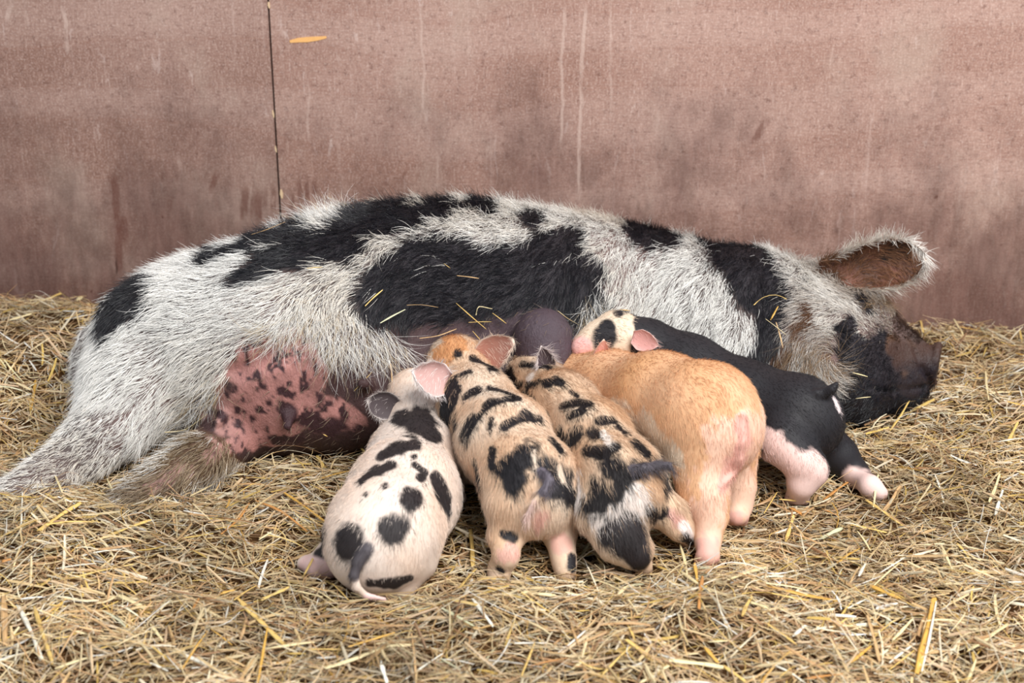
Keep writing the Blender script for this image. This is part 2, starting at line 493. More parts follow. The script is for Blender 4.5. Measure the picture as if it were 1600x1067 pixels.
def ear_sheet(base, tip, wide, face, width, cup=0.4, curl=0.0, th=0.004, shape=None, nu=16, nv=13):
    """leaf-shaped cupped ear: base and tip points, wide = across, face = where the hollow looks"""
    base, tip = np.asarray(base, float), np.asarray(tip, float)
    L = np.linalg.norm(tip - base); dl = unit(tip - base)
    dw = unit(np.asarray(wide) - dl * (np.asarray(wide) @ dl)); n = np.cross(dl, dw)
    if n @ np.asarray(face) < 0: n = -n
    shape = shape or ((0, 0.45), (0.25, 0.85), (0.5, 1.0), (0.75, 0.85), (0.92, 0.45), (1.0, 0.06))
    su, sv = zip(*shape)
    V, inner = [], []
    for side in (0, 1):
        for i in range(nu):
            u = i / (nu - 1)
            w = np.interp(u, su, sv) * width
            for j in range(nv):
                s = -1 + 2 * j / (nv - 1)
                edge = 1 - abs(s) ** 3
                p = base + dl * L * u + dw * w * math.sin(s * 1.35) / math.sin(1.35) + n * (cup * w * (s * s - 0.35) - curl * u * u * L)
                if side: p = p - n * th * (0.25 + edge) * (1.3 - 0.6 * u)
                V.append(p); inner.append((1 - side) * min(1.0, (1 - abs(s)) * 3.5) * min(1.0, (1 - u) * 6))
    V = np.array(V); F = []
    m = nu * nv
    def q(a, b, c, d): F.append((a, b, c, d))
    for i in range(nu - 1):
        for j in range(nv - 1):
            a = i * nv + j
            q(a, a + 1, a + nv + 1, a + nv); q(m + a, m + a + nv, m + a + nv + 1, m + a + 1)
    for i in range(nu - 1):
        a = i * nv; q(a, a + nv, m + a + nv, m + a)
        b = a + nv - 1; q(b, m + b, m + b + nv, b + nv)
    for j in range(nv - 1):
        a = (nu - 1) * nv + j; q(a, a + 1, m + a + 1, m + a)
        q(j, m + j, m + j + 1, j + 1)
    F = np.array(F)
    # outward orientation check on the hollow side
    f0 = F[0]; fn = np.cross(V[f0[2]] - V[f0[0]], V[f0[3]] - V[f0[1]])
    if fn @ n < 0: F = F[:, ::-1]
    return V, F, np.array(inner)

class Animal:
    def __init__(self, name, body, ears, smooth=2):
        self.name, self.body = name, body
        V, F = body.mesh(smooth)
        self.nb = len(V)
        inner = np.zeros(len(V)); isear = np.zeros(len(V))
        for k, (ev, ef, ei) in enumerate(ears):
            F = np.concatenate([F, ef + len(V)]); V = np.concatenate([V, ev])
            inner = np.concatenate([inner, ei]); isear = np.concatenate([isear, np.full(len(ev), k + 1)])
        self.V, self.F, self.inner, self.isear = V, F, inner, isear
        self.N = normals(V, F)
        self.bvh = BVHTree.FromPolygons([tuple(p) for p in V], [tuple(int(i) for i in f) for f in F])
    def hit(self, px, py):
        d = ray(px, py)
        h = self.bvh.ray_cast(Vector(CAM), Vector(d / np.linalg.norm(d)))
        if h[0] is not None: return np.array(h[0]), np.array(h[1])
        # nearest surface point to the sight line
        best = None
        for t in np.linspace(1.6, 3.4, 60):
            h = self.bvh.find_nearest(Vector(CAM + d * t))
            if h[0] is not None and (best is None or h[3] < best[2]): best = (np.array(h[0]), np.array(h[1]), h[3])
        return best[0], best[1]
    def strokes(self, items):
        """marks of the coat: [(pixel polyline, pixel radius or radii)] -> 3-D capsules on the skin"""
        out = []
        for pts, r in items:
            P = [self.hit(*p)[0] for p in pts]
            R = r if isinstance(r, (list, tuple)) else [r] * len(P)
            R = [q * px_size(p) for q, p in zip(R, P)]
            if len(P) == 1: out.append((P[0], R[0], P[0], R[0]))
            for i in range(len(P) - 1): out.append((P[i], R[i], P[i + 1], R[i + 1]))
        return out
def cover(P, caps, nscale=60.0, namt=0.25, seed=0.0):
    """signed margin: > 0 inside a mark (in units of its radius)"""
    P = np.asarray(P)
    best = np.full(len(P), -9.0)
    nz = noise3(P, nscale, seed) * namt
    for a, ra, b, rb in caps:
        ba = b - a; t = np.clip(((P - a) @ ba) / (ba @ ba + 1e-12), 0, 1)
        e = P - a - t[:, None] * ba
        u = unit(0.5 * (a + b) - CAM)               # marks stretch along the slope of the hide
        al = e @ u
        d = np.sqrt(np.maximum((e * e).sum(1) - (1 - 0.32 ** 2) * al * al, 0))
        r = ra + t * (rb - ra)
        best = np.maximum(best, 1 - d / r)
    return best + nz

def hair(name, parent, roots, dirs, norms, length, lift, droop, cols, radius, mat, npts=5, curl=0.12, taper=True):
    """a coat of single strands as a hair-curves object"""
    n = len(roots)
    cu = bpy.data.hair_curves.new(name)
    cu.add_curves([npts] * n)
    P = np.zeros((n, npts, 3))
    P[:, 0] = roots - norms * 0.0015
    d = dirs * np.cos(lift)[:, None] + norms * np.sin(lift)[:, None]
    w = rng.normal(0, curl, (n, 3))
    step = length / (npts - 1)
    for i in range(1, npts):
        P[:, i] = P[:, i - 1] + d * step[:, None]
        d = d + w + np.array([0, 0, -1.0]) * droop - norms * (np.sin(lift) * 0.9 / npts)[:, None]
        d /= np.linalg.norm(d, axis=1)[:, None]
    cu.position_data.foreach_set('vector', P.astype(np.float32).ravel())
    ra = cu.attributes.get('radius') or cu.attributes.new('radius', 'FLOAT', 'POINT')
    prof = np.linspace(1.0, 0.15 if taper else 0.8, npts)
    rr = (np.asarray(radius)[:, None] * prof[None, :]) if np.ndim(radius) else np.full((n, npts), radius) * prof[None, :]
    ra.data.foreach_set('value', rr.astype(np.float32).ravel())
    ca = cu.attributes.new('col', 'FLOAT_COLOR', 'CURVE')
    c4 = np.ones((n, 4), np.float32); c4[:, :3] = cols
    ca.data.foreach_set('color', c4.ravel())
    cu.materials.append(mat)
    return link(name, cu, parent)

def scatter(an, n, weight=None):
    """random points on the skin: position, normal, face index weights"""
    V, F = an.V, an.F
    c = V[F].mean(1)
    fn = np.cross(V[F[:, 2]] - V[F[:, 0]], V[F[:, 3]] - V[F[:, 1]])
    A = 0.5 * np.linalg.norm(fn, axis=1)
    w = A.copy()
    tocam = CAM - c; tocam /= np.linalg.norm(tocam, axis=1)[:, None]
    facing = (fn * tocam).sum(1) / np.maximum(2 * A, 1e-12)
    w *= np.clip((facing + 0.55) * 4, 0, 1)            # nothing is gained on the side lying in the straw or against the wall
    w *= np.clip((c[:, 2] - terrain(c[:, 0], c[:, 1])) * 60 + 0.4, 0, 1)
    if weight is not None: w *= weight(c, an.inner[F].mean(1), an.isear[F].max(1))
    fi = rng.choice(len(F), n, p=w / w.sum())
    u, v = rng.random(n), rng.random(n)
    q = F[fi]
    W = np.stack([(1 - u) * (1 - v), u * (1 - v), u * v, (1 - u) * v], -1)
    P = (V[q] * W[..., None]).sum(1)
    N = (an.N[q] * W[..., None]).sum(1); N /= np.maximum(np.linalg.norm(N, axis=1), 1e-9)[:, None]
    return P, N, (an.inner[q] * W).sum(1), an.isear[q[:, 0]]

def flow(an, guides, P, N, sharp=3.0, clump=0.22):
    """lie of the coat: guides are (px, py, dx, dy) arrows, carried onto the skin and blended"""
    G, D = [], []
    for (px, py, dx, dy) in guides:
        a, n = an.hit(px, py)
        s = 14.0 / math.hypot(dx, dy)
        d = ray(px + dx * s, py + dy * s)
        # step to where the tangent plane meets the next sight line
        den = d @ n
        if abs(den) > 0.12: b = CAM + d * (((a - CAM) @ n) / den)
        else: b = CAM + d * np.linalg.norm(a - CAM)
        G.append(a); D.append(unit(b - a))
    G, D = np.array(G), np.array(D)
    w = 1.0 / (((P[:, None, :] - G[None]) ** 2).sum(-1) + 0.0004) ** (sharp / 2)
    d = (w[..., None] * D[None]).sum(1)
    d /= np.maximum(np.linalg.norm(d, axis=1), 1e-9)[:, None]
    d = d + clump * np.stack([noise3(P, 55, s) + 0.8 * noise3(P, 120, s + 3) for s in (11.0, 23.0, 37.0)], -1)
    d -= N * (d * N).sum(1)[:, None]
    return d / np.maximum(np.linalg.norm(d, axis=1), 1e-9)[:, None]
ANIMALS = []
def finish(an, label, cat, mat, cols, wet=None, group=None):
    """top-level body mesh, origin at the base of the animal"""
    org = np.array([an.V[:, 0].mean(), an.V[:, 1].mean(), 0.0])
    ex = {'wet': wet if wet is not None else np.zeros(len(an.V))}
    me = mesh_np(an.name, an.V - org, an.F, [mat], True, cols, ex)
    o = link(an.name, me); o.location = org
    tag(o, label, cat, group)
    an.obj, an.org = o, org
    ANIMALS.append(an)
    return o
# ------------------------------------------------------------------ the sow
def solve_section(px, top, bot, aspect, sink=0.012):
    """ellipse lying on the straw whose outline meets the two sight lines"""
    def th(py): return PITCH + math.atan((py - 533.5) / FPX)
    ta, tb = th(top), th(bot)
    yc, rz = 2.6, 0.2
    def res(yc, rz):
        ry, zc = aspect * rz, rz - sink
        return np.array([yc * math.sin(t) + (zc - CAM_H) * math.cos(t) - s * math.sqrt((ry * math.sin(t)) ** 2 + (rz * math.cos(t)) ** 2) for t, s in ((ta, -1), (tb, 1))])
    for _ in range(40):
        r = res(yc, rz); e = 1e-5
        J = np.stack([(res(yc + e, rz) - r) / e, (res(yc, rz + e) - r) / e], -1)
        s = np.linalg.solve(J, -r); yc += s[0]; rz += s[1]
    d = ray(px, 0.5 * (top + bot))
    x = d[0] * yc / d[1]
    return x, yc, rz - sink, aspect * rz, rz

def build_sow():
    st = [(185, 474, 640, 1.15), (230, 440, 668, 1.15), (320, 397, 684, 1.15), (400, 366, 690, 1.15), (470, 344, 690, 1.15), (600, 318, 668, 1.15), (740, 312, 640, 1.15),
          (900, 334, 622, 1.15), (1000, 353, 612, 1.15), (1100, 378, 616, 1.15), (1180, 402, 630, 1.12)]
    S = np.array([solve_section(*s) for s in st])
    B = Body((-1.06, 1.95, -0.03), (0.88, 3.02, 0.5), 0.0052)
    # rounded ends
    a, b = S[0], S[-1]
    head = [(a[0] - 0.055, a[1] - 0.02, a[2] - 0.02, 0.01, 0.01), (a[0] - 0.045, a[1] - 0.01, a[2] - 0.01, a[3] * 0.5, a[4] * 0.5), (a[0] - 0.022, a[1], a[2], a[3] * 0.8, a[4] * 0.8)]
    tail = [(b[0] + 0.06, b[1], b[2], b[3] * 0.8, b[4] * 0.8), (b[0] + 0.12, b[1], b[2], b[3] * 0.4, b[4] * 0.4), (b[0] + 0.14, b[1], b[2], 0.01, 0.01)]
    S = np.concatenate([head, S, tail])
    B.loft(*[S[:, i] for i in range(5)])
    # upper hind leg: ham, stifle, hock, cannon, foot
    B.chain([node(330, 520, 105, Y=2.50), node(262, 545, 104, Y=2.40)], 0.07)
    B.chain([node(255, 545, 106, Y=2.40), node(214, 604, 78, Y=2.32), node(172, 664, 50, Y=2.25), node(130, 705, 39, Y=2.205), node(75, 745, 31, g=0.0), node(20, 774, 27, g=-0.005)], 0.035)
    B.chain([node(330, 530, 80, Y=2.36), node(420, 520, 42, Y=2.33)], 0.05)
    B.chain([node(22, 770, 26, g=-0.005), node(-25, 786, 20, g=-0.005)], 0.012)
    # lower hind leg folded on the straw
    B.chain([node(410, 660, 46, Y=2.33), node(352, 690, 39, g=0.0), node(306, 722, 36, g=0.0), node(262, 750, 31, g=-0.005), node(222, 776, 24, g=-0.01), node(190, 792, 18, g=-0.01)], 0.03)
    # udder
    B.chain([node(395, 622, 66, g=0.005), node(450, 612, 84, g=0.005), node(545, 618, 78, g=0.0), node(625, 606, 66, Y=2.33), node(720, 590, 58, Y=2.40), node(820, 590, 52, Y=2.42), node(940, 580, 46, Y=2.44)], 0.05)
    a = node(848, 528, 47, Y=2.345)
    B.cone(a[0], a[1], a[0] + np.array([0.004, -0.012, -0.03]), a[1] * 1.0, 0.018)
    for (px, py, r, dx, dz) in ((452, 648, 8, 0.0, -0.012), (352, 646, 7, -0.01, -0.008), (575, 600, 10, -0.006, 0.01), (700, 575, 9, 0, 0.0)):
        d = ray(px, py)
        for t in np.linspace(1.7, 3.0, 500):
            if B.value((CAM + d * t)[None])[0] < 0: break
        p = CAM + d * t
        B.cone(p, r * 1.25 / 900, p + np.array([dx, -0.022, dz]), r / 1000, 0.01)
    # folds: under the thigh, between jowl and jaw
    for path, r in (([(480, 528), (420, 556), (370, 582)], 0.010), ([(958, 440), (948, 480), (960, 505)], 0.010)):
        q = []
        for px, py in path:
            d = ray(px, py); ts = np.linspace(1.9, 3.0, 800); v = B.value(CAM + d[None] * ts[:, None]); i = np.where(v < 0)[0]
            q.append(CAM + d * ts[i[0]])
        for a_, b_ in zip(q[:-1], q[1:]): B.cone(a_, r, b_, r, 0.02, None, True)
    # shoulder, folded foreleg elbow
    B.chain([node(1080, 490, 90, Y=2.56), node(1140, 540, 55, Y=2.47)], 0.06)
    B.chain([node(1140, 545, 50, Y=2.47), node(1070, 585, 34, Y=2.45), node(985, 600, 24, Y=2.45)], 0.03)
    # neck, skull, jowl, muzzle
    nk = node(1175, 500, 98, Y=2.60)
    sk = node(1284, 500, 78, Y=2.64)
    jw = node(1278, 566, 86, g=0.0)
    ck = node(1325, 545, 78, Y=2.56)
    B.chain([nk, sk], 0.05); B.chain([nk, jw], 0.05); B.chain([sk, ck, jw], 0.04)
    mz = node(1372, 573, 66, Y=2.555)
    m2 = node(1406, 572, 47, Y=2.55)
    sn = node(1440, 567, 28, Y=2.545)
    B.chain([ck, mz, m2], 0.035); B.chain([sk, node(1350, 515, 44, Y=2.63), node(1398, 545, 34, Y=2.60)], 0.03)
    B.chain([m2, sn], 0.02)
    B.chain([jw, node(1335, 604, 52, g=0.0), node(1395, 604, 34, g=0.0), node(1425, 604, 22, Y=2.53)], 0.03)
    # snout disc: a rim a little wider than the snout
    ax = unit(np.array([0.93, -0.34, -0.05]))
    c0 = node(1450, 567, 36, Y=2.54)
    up = unit(np.array([-0.15, 0.1, 1.0]) - ax * (np.array([-0.15, 0.1, 1.0]) @ ax)); sd = np.cross(ax, up)
    ring = [c0[0] + ax * 0.013 + 0.036 * (math.cos(t) * up * 1.05 + math.sin(t) * sd * 0.9) for t in np.linspace(0, 2 * math.pi, 13)]
    for p, q in zip(ring[:-1], ring[1:]): B.cone(p, 0.008, q, 0.008, 0.003)
    B.cone(c0[0] - ax * 0.004, 0.031, c0[0] + ax * 0.006, 0.032, 0.006, (ax, 0.4))
    for s in (-1, 1):
        h = c0[0] + ax * 0.019 + sd * 0.0135 * s
        B.cone(h - up * 0.007, 0.0085, h + up * 0.009, 0.0085, 0.003, None, True)
    # mouth line under the snout
    for (a_, b_) in (((1428, 545), (1440, 575)), ((1440, 575), (1456, 602)), ((1456, 602), (1400, 612)), ((1400, 612), (1360, 606))):
        q = []
        for px, py in (a_, b_):
            d = ray(px, py); ts = np.linspace(2.3, 3.0, 600); v = B.value(CAM + d[None] * ts[:, None]); i = np.where(v < 0)[0]
            q.append(CAM + d * ts[i[0]] if len(i) else CAM + d * 2.68)
        B.cone(q[0], 0.004, q[1], 0.004, 0.006, None, True)
    # tassel hanging from the jowl
    t0, t1 = node(1244, 515, 12, Y=2.478), node(1252, 578, 17, Y=2.41)
    B.cone(t0[0], t0[1], t1[0], t1[1], 0.012)
    # tail lying along the rump
    B.chain([node(136, 520, 10, Y=2.62), node(122, 555, 9, Y=2.60), node(117, 590, 8, Y=2.57)], 0.01)
    # the upper ear
    eb, et = at(1282, 428, 2.60), at(1447, 402, 2.56)
    ear = ear_sheet(eb, et, (0.10, 0.15, 1.0), (0.15, -1.0, 0.25), 0.047, 0.55, 0.03, 0.007, ((0, 0.5), (0.2, 0.62), (0.45, 0.95), (0.68, 1.0), (0.85, 0.8), (0.95, 0.45), (1.0, 0.12)), 26, 19)
    an = Animal('sow', B, [ear], 2)

    white = lin((252, 249, 244)); black = lin((24, 24, 30))
    sk_w = lin((92, 80, 76)); sk_b = lin((38, 32, 38)); sk_pk = lin((184, 130, 123)); sk_br = lin((74, 52, 52)); sk_pu = lin((80, 66, 74))
    blk = an.strokes([
        ([(232, 440), (195, 468), (160, 505)], [20, 22, 14]),                                    # rump
        ([(325, 404), (400, 378), (465, 360)], [9, 15, 15]), ([(372, 438), (430, 410), (500, 382), (548, 372)], [12, 26, 32, 36]), ([(556, 358), (605, 342), (690, 326), (765, 318)], [32, 30, 19, 11]), ([(600, 350), (640, 340)], [26, 20]),
        ([(795, 525), (800, 560)], [20, 18]), ([(605, 498), (690, 512)], [24, 26]), ([(578, 468), (592, 498), (640, 508)], [20, 24, 24]), ([(905, 520), (930, 505)], [26, 24]), ([(810, 500), (850, 480), (890, 485)], 30),
        ([(602, 432), (640, 405), (690, 388), (722, 398)], [26, 30, 28, 26]), ([(612, 455), (700, 445), (800, 445), (905, 435)], [40, 50, 52, 48]), ([(820, 400), (855, 388), (895, 378)], [22, 30, 30]), ([(585, 482), (700, 495), (800, 492), (930, 480)], [22, 30, 34, 36]), ([(900, 440), (945, 475)], [36, 20]), ([(770, 420), (830, 420)], 40),
        ([(845, 336), (836, 340)], 16),
        ([(1000, 360), (1045, 368)], [20, 22]), ([(1020, 376)], 18),
        ([(1125, 385), (1165, 405), (1195, 440), (1208, 490)], [22, 38, 36, 26]), ([(1130, 400), (1185, 460)], [18, 30]), ([(1205, 500), (1200, 540)], [22, 20]),
        ([(1178, 560), (1165, 568)], 16),
        ([(1330, 515), (1335, 560), (1345, 620), (1330, 640)], [14, 27, 42, 40]), ([(1370, 570), (1400, 600), (1430, 605)], [46, 44, 30]), ([(1350, 465), (1362, 488)], 8), ([(1370, 630), (1300, 650)], [34, 26]), ([(1400, 632), (1340, 655)], [30, 26]), ([(1332, 506), (1325, 520)], 12), ([(1345, 535), (1372, 560)], [16, 22]),
    ])
    for (px, py, r) in ((330, 402, 9), (400, 376, 14), (462, 356, 14), (570, 338, 20), (620, 326, 20), (690, 322, 17), (760, 318, 13), (1000, 362, 14), (1045, 370, 16), (1125, 386, 18), (1160, 398, 20), (200, 466, 20), (170, 495, 16)):
        q = an.hit(px, py)[0]; r *= 1.7 * px_size(q)      # the marks run on over the spine
        blk.append((q, r, q + np.array([0.0, 0.09, -0.01]), r))
    brown = an.strokes([([(1425, 560), (1400, 538), (1450, 580)], [24, 13, 18]), ([(1310, 425), (1285, 415)], [14, 14]), ([(1255, 510), (1275, 500), (1265, 480)], [16, 14, 10]), ([(1215, 580), (1235, 540)], [14, 10]), ([(385, 690), (310, 720), (240, 760), (215, 780)], [44, 50, 46, 40]), ([(320, 685), (265, 725), (225, 760)], [26, 28, 26])])
    pink = an.strokes([([(400, 590), (450, 550), (452, 600), (380, 640)], [50, 36, 60, 54]), ([(420, 650), (480, 640), (560, 660)], [40, 40, 16]), ([(460, 680), (395, 670)], [16, 30]),
                       ([(372, 690), (330, 715)], [14, 12]), ([(290, 735), (240, 760)], [12, 18])])
    spots_dark = an.strokes([([(490, 665), (560, 685), (600, 690)], [22, 20, 24]), ([(430, 690), (520, 690)], [9, 18]), ([(350, 650), (330, 645)], [10, 8]), ([(450, 643), (452, 664)], 14), ([(372, 663)], 8), ([(440, 612), (455, 618)], [8, 6]), ([(388, 592)], 4), ([(432, 562)], 5),
                               ([(405, 640)], 6), ([(395, 655)], 5), ([(478, 640)], 5), ([(420, 630)], 6), ([(500, 622)], 6), ([(515, 630)], 5), ([(505, 640)], 5), ([(380, 625)], 5), ([(365, 608)], 6), ([(413, 605)], 5), ([(370, 640)], 7)])
    udder = an.strokes([([(330, 640), (400, 640), (450, 600), (560, 600), (620, 590), (720, 560), (800, 545), (900, 560)], [35, 62, 88, 92, 78, 62, 52, 48]), ([(850, 525)], 56), ([(600, 585), (650, 565), (720, 545), (780, 540)], [42, 40, 30, 24]), ([(505, 550), (560, 552), (640, 545)], [22, 32, 36]), ([(600, 665), (560, 670), (400, 690)], [50, 46, 34]), ([(440, 700), (590, 700)], [30, 40]), ([(455, 540)], 30)])
    gl = node(848, 528, 47, Y=2.345)
    udder.append((gl[0], gl[1] * 1.12, gl[0] + np.array([0.004, -0.012, -0.03]), gl[1] * 1.12))
    blk.append((gl[0], gl[1] * 1.9, gl[0] + np.array([0.0, 0.02, 0.02]), gl[1] * 1.9))
    snout = an.strokes([([(1450, 565), (1418, 560), (1400, 545)], [32, 24, 14]), ([(1462, 560)], 34), ([(1425, 600)], 20)])
    earhole = an.strokes([([(1385, 403)], 8)])
    earroot = an.strokes([([(1325, 428), (1350, 425)], [12, 10]), ([(1330, 395), (1345, 415)], [14, 12])])

    def classes(P):
        b = cover(P, blk, 45, 0.30); u = cover(P, udder, 60, 0.10); pk = cover(P, pink, 90, 0.28, 3.0); sp = cover(P, spots_dark, 120, 0.3, 5.0); br = cover(P, brown, 70, 0.4)
        return b, u, pk, sp, br
    # skin
    b, u, pk, sp, br = classes(an.V)
    sm = lambda x, w: np.clip(x / w + 0.5, 0, 1)[:, None]
    col = sk_w * np.ones((len(an.V), 3))
    pinky = np.clip(noise3(an.V, 14, 2.0), 0, 1)[:, None]
    col = col * (1 - 0.4 * pinky) + lin((150, 112, 106)) * 0.4 * pinky
    col = col * (1 - sm(b, 0.25)) + sk_b * sm(b, 0.25)
    col = col * (1 - sm(br, 0.5)) + lin((96, 68, 52)) * sm(br, 0.5)
    ub = sk_br * (1 - np.clip((an.V[:, 0:1] + 0.20) / 0.25, 0, 1)) + sk_pu * np.clip((an.V[:, 0:1] + 0.20) / 0.25, 0, 1)
    col = col * (1 - sm(u, 0.15)) + ub * sm(u, 0.15)
    speck = noise3(an.V, 125, 9.0) + 0.7 * noise3(an.V, 300, 1.0)
    pkc = sk_pk * (1 - 0.3 * np.clip(noise3(an.V, 40, 7.0), 0, 1) - 0.15 * np.clip(noise3(an.V, 150, 2.0), -1, 1))[:, None]
    legp = np.clip((-0.46 - an.V[:, 0:1]) / 0.05, 0, 1); pkc = pkc * (1 - legp) + lin((178, 136, 128)) * legp
    inpk = sm(pk, 0.12)
    col = col * (1 - inpk) + pkc * inpk
    dark = np.maximum(sm(sp, 0.25), sm(speck - 0.66, 0.3)) * inpk
    col = col * (1 - dark) + lin((66, 42, 46)) * dark
    sn_m = sm(cover(an.V, snout, 80, 0.15), 0.5)
    hi = np.clip((an.V[:, 2:3] - 0.085) / 0.03, 0, 1)
    col = col * (1 - sn_m) + (lin((40, 32, 38)) * (1 - hi) + lin((74, 52, 45)) * hi) * sn_m
    e = np.clip(an.inner * 1.6, 0, 1)[:, None]
    en = np.clip(0.5 + 0.6 * noise3(an.V, 50, 2.2), 0, 1)[:, None]
    col = np.where(an.isear[:, None] > 0, lin((190, 160, 140)), col)
    col = col * (1 - e) + (lin((128, 80, 64)) * (1 - en) + lin((74, 52, 42)) * en) * e
    er = sm(cover(an.V, earhole, 100, 0.2), 0.3); col = col * (1 - er) + lin((30, 22, 22)) * er
    wet = (sn_m[:, 0] * 0.65)
    o = finish(an, 'large black and white hairy sow lying on her side in the straw', 'pig', M_SKIN, col, wet)
    if NO_HAIR: return an

    # coat
    guides = [(165, 520, -.5, 1), (200, 560, -.9, .6), (250, 440, -1, .45), (330, 400, -1, .25), (300, 470, -1, .3), (300, 560, -.9, .6), (230, 640, -.7, .7), (150, 700, -.8, .5), (60, 750, -.9, .5),
              (400, 450, -1, .35), (380, 530, -.9, .55), (470, 420, -1, .5), (450, 350, -1, .1), (520, 330, -.9, -.25), (470, 490, -.5, .9), (540, 510, .2, 1), (600, 540, .5, .9), (560, 450, -.9, .55), (600, 380, -.9, .5), (640, 320, -.9, .2),
              (700, 400, -1, .4), (700, 470, -1, .2), (760, 330, -.8, .4), (800, 440, -1, .25), (850, 380, -.9, .5), (900, 340, -.9, .4), (900, 460, -.1, 1), (940, 500, .35, 1), (830, 480, -.7, .6), (980, 400, -.6, .8), (980, 470, -.4, .9), (1050, 420, -.7, .7), (1040, 480, -.6, .8),
              (1020, 360, -.8, .6), (1120, 460, -.6, .8), (1130, 520, -.5, .8), (1100, 390, -.7, .6), (1160, 400, -.4, .9), (1190, 450, -.1, 1), (1200, 500, -.1, 1), (1220, 420, -.8, .3), (1250, 450, -1, .2), (1230, 560, -.2, 1),
              (1270, 470, -1, .25), (1310, 460, -1, -.1), (1345, 490, -.8, -.3), (1300, 500, -.9, .4), (1262, 530, -.3, 1), (1275, 580, .6, .9), (1310, 585, .9, -.2), (1318, 540, -.3, -1), (1292, 515, -1, .1), (1250, 560, -.1, 1),
              (1340, 560, -.6, .9), (1350, 610, -.8, .5), (1320, 635, -1, .3), (1390, 590, -.8, .4), (1400, 535, -.8, -.2),
              (1300, 415, .6, -.7), (1330, 370, .5, -.8), (1390, 360, .9, -.4), (1440, 390, 1, .3), (1440, 415, .8, .8), (1400, 430, .8, .6), (1350, 400, .8, -.5), (1380, 410, .9, .1),
              (300, 720, -.8, .7), (220, 765, -.8, .6), (360, 690, -.4, 1)]
    def wgt(c, inner, isear):
        u = cover(c, udder, 60, 0.10)
        w = np.where(u > 0.02, 0.035, 1.0)
        leg = c[:, 0] < -0.62
        w = np.where(cover(c, snout, 80, 0.1) > 0, 0.08, w)
        w = np.where((c[:, 0] > 0.5) & (w > 0.5), 1.5, w)
        w = np.where(isear > 0, 2.2 - 1.2 * np.clip(inner * 2, 0, 1), w)
        return w
    n = 105000
    P, N, inn, ise = scatter(an, n, wgt)
    D = flow(an, guides, P, N, 3.0, 0.26)
    jit = rng.normal(0, 0.13, (n, 3)); D = D + jit; D -= N * (D * N).sum(1)[:, None]; D /= np.linalg.norm(D, axis=1)[:, None]
    b, u, pk, sp, br = classes(P)
    isb = (b + rng.normal(0, 0.15, n)) > 0
    isbr = (br + rng.normal(0, 0.25, n)) > 0.1
    var = rng.uniform(0.62, 1.1, n)[:, None]
    cw = white * var
    yel = (np.clip(0.15 + 0.6 * noise3(P, 9, 5.0) + rng.normal(0, 0.2, n), 0, 1) * 0.45)[:, None]
    cw = cw * (1 - yel) + lin((206, 178, 136)) * var * yel
    face = np.clip((P[:, 0] - 0.44) / 0.08, 0, 1)[:, None] * np.clip((0.30 - P[:, 2]) / 0.1, 0, 1)[:, None]
    fz = np.clip(0.75 + 0.8 * noise3(P, 22, 8.0) + rng.normal(0, 0.25, n), 0, 1)[:, None] * face
    cw = cw * (1 - 0.8 * fz) + lin((122, 90, 62)) * var * 0.8 * fz
    cb = black * rng.uniform(0.5, 1.5, n)[:, None]
    cols = np.where(isb[:, None], cb, cw)
    cols = np.where((isbr & ~isb)[:, None], np.where(P[:, 0:1] < -0.3, np.where(rng.random(n)[:, None] < 0.5, lin((120, 98, 72)), lin((176, 156, 130))), lin((104, 70, 46))) * var, cols)
    cols = np.where(((u > 0) & (P[:, 0] < 0.2))[:, None], lin((150, 128, 108)) * var * 0.8, cols)
    nose = (P[:, 0] > 0.715) & (P[:, 2] < 0.18) & (ise == 0)
    cols = np.where((nose & ~isb)[:, None], lin((84, 62, 52)) * var, cols)
    eari = (ise > 0) & (inn > 0.35)
    cols = np.where(eari[:, None], lin((140, 98, 70)) * var, cols)
    ln = rng.uniform(0.024, 0.050, n)
    leg = ((P[:, 0] < -0.64) & (P[:, 2] < 0.13)) | (u > 0.0)
    ln = np.where(leg, ln * 0.55, ln)
    ln = np.where(P[:, 0] > 0.42, ln * 0.85, ln)
    ln = np.where(isb, ln * 0.85, ln)
    fold = cover(P, an.strokes([([(470, 505), (540, 520), (600, 535), (640, 540)], [24, 34, 34, 26])]), 60, 0.2) > 0
    ln = np.where(fold, ln * 0.6, ln)
    mz = np.clip((P[:, 0] - 0.58) / 0.05, 0, 1) * (P[:, 2] < 0.21)
    ln = ln * (1 - 0.40 * mz)
    ln = np.where(eari, ln * 0.7, ln)
    lift = np.abs(rng.normal(0.30, 0.16, n))
    crest = (P[:, 2] > 0.36)
    lift = np.where(crest, lift * 1.5, lift)
    lift = np.where(ise > 0, lift * 1.6, lift)
    h = hair('coat', o, P - an.org, D, N, ln, lift, 0.03, cols, rng.uniform(0.00032, 0.00062, n), M_HAIR, 5, 0.10)
    h['label'] = 'coarse black and white bristly coat'
    # long loose fringe along the flank above the udder and whiskers
    fr = an.strokes([([(470, 500), (540, 520), (590, 535), (630, 545)], [26, 34, 26, 12]), ([(430, 515)], 22), ([(930, 480), (945, 500)], 24), ([(330, 600), (300, 640)], 18), ([(490, 315), (540, 318)], 16), ([(1260, 540), (1290, 560), (1240, 565)], 26), ([(1370, 455), (1368, 480)], 9)])
    n2 = 3000
    P, N, inn, ise = scatter(an, n2, lambda c, i, e: (cover(c, fr, 60, 0.3) > 0) * 1.0)
    D = flow(an, guides, P, N); D = D + rng.normal(0, 0.35, (n2, 3)); D -= N * (D * N).sum(1)[:, None]; D /= np.linalg.norm(D, axis=1)[:, None]
    vv = rng.uniform(0.6, 1.1, n2)[:, None]
    cc = np.where((rng.random(n2)[:, None] < 0.7) & (P[:, 0:1] < 0.42), white * vv, np.where(P[:, 0:1] > 0.42, lin((150, 122, 92)), lin((206, 184, 150))) * vv)
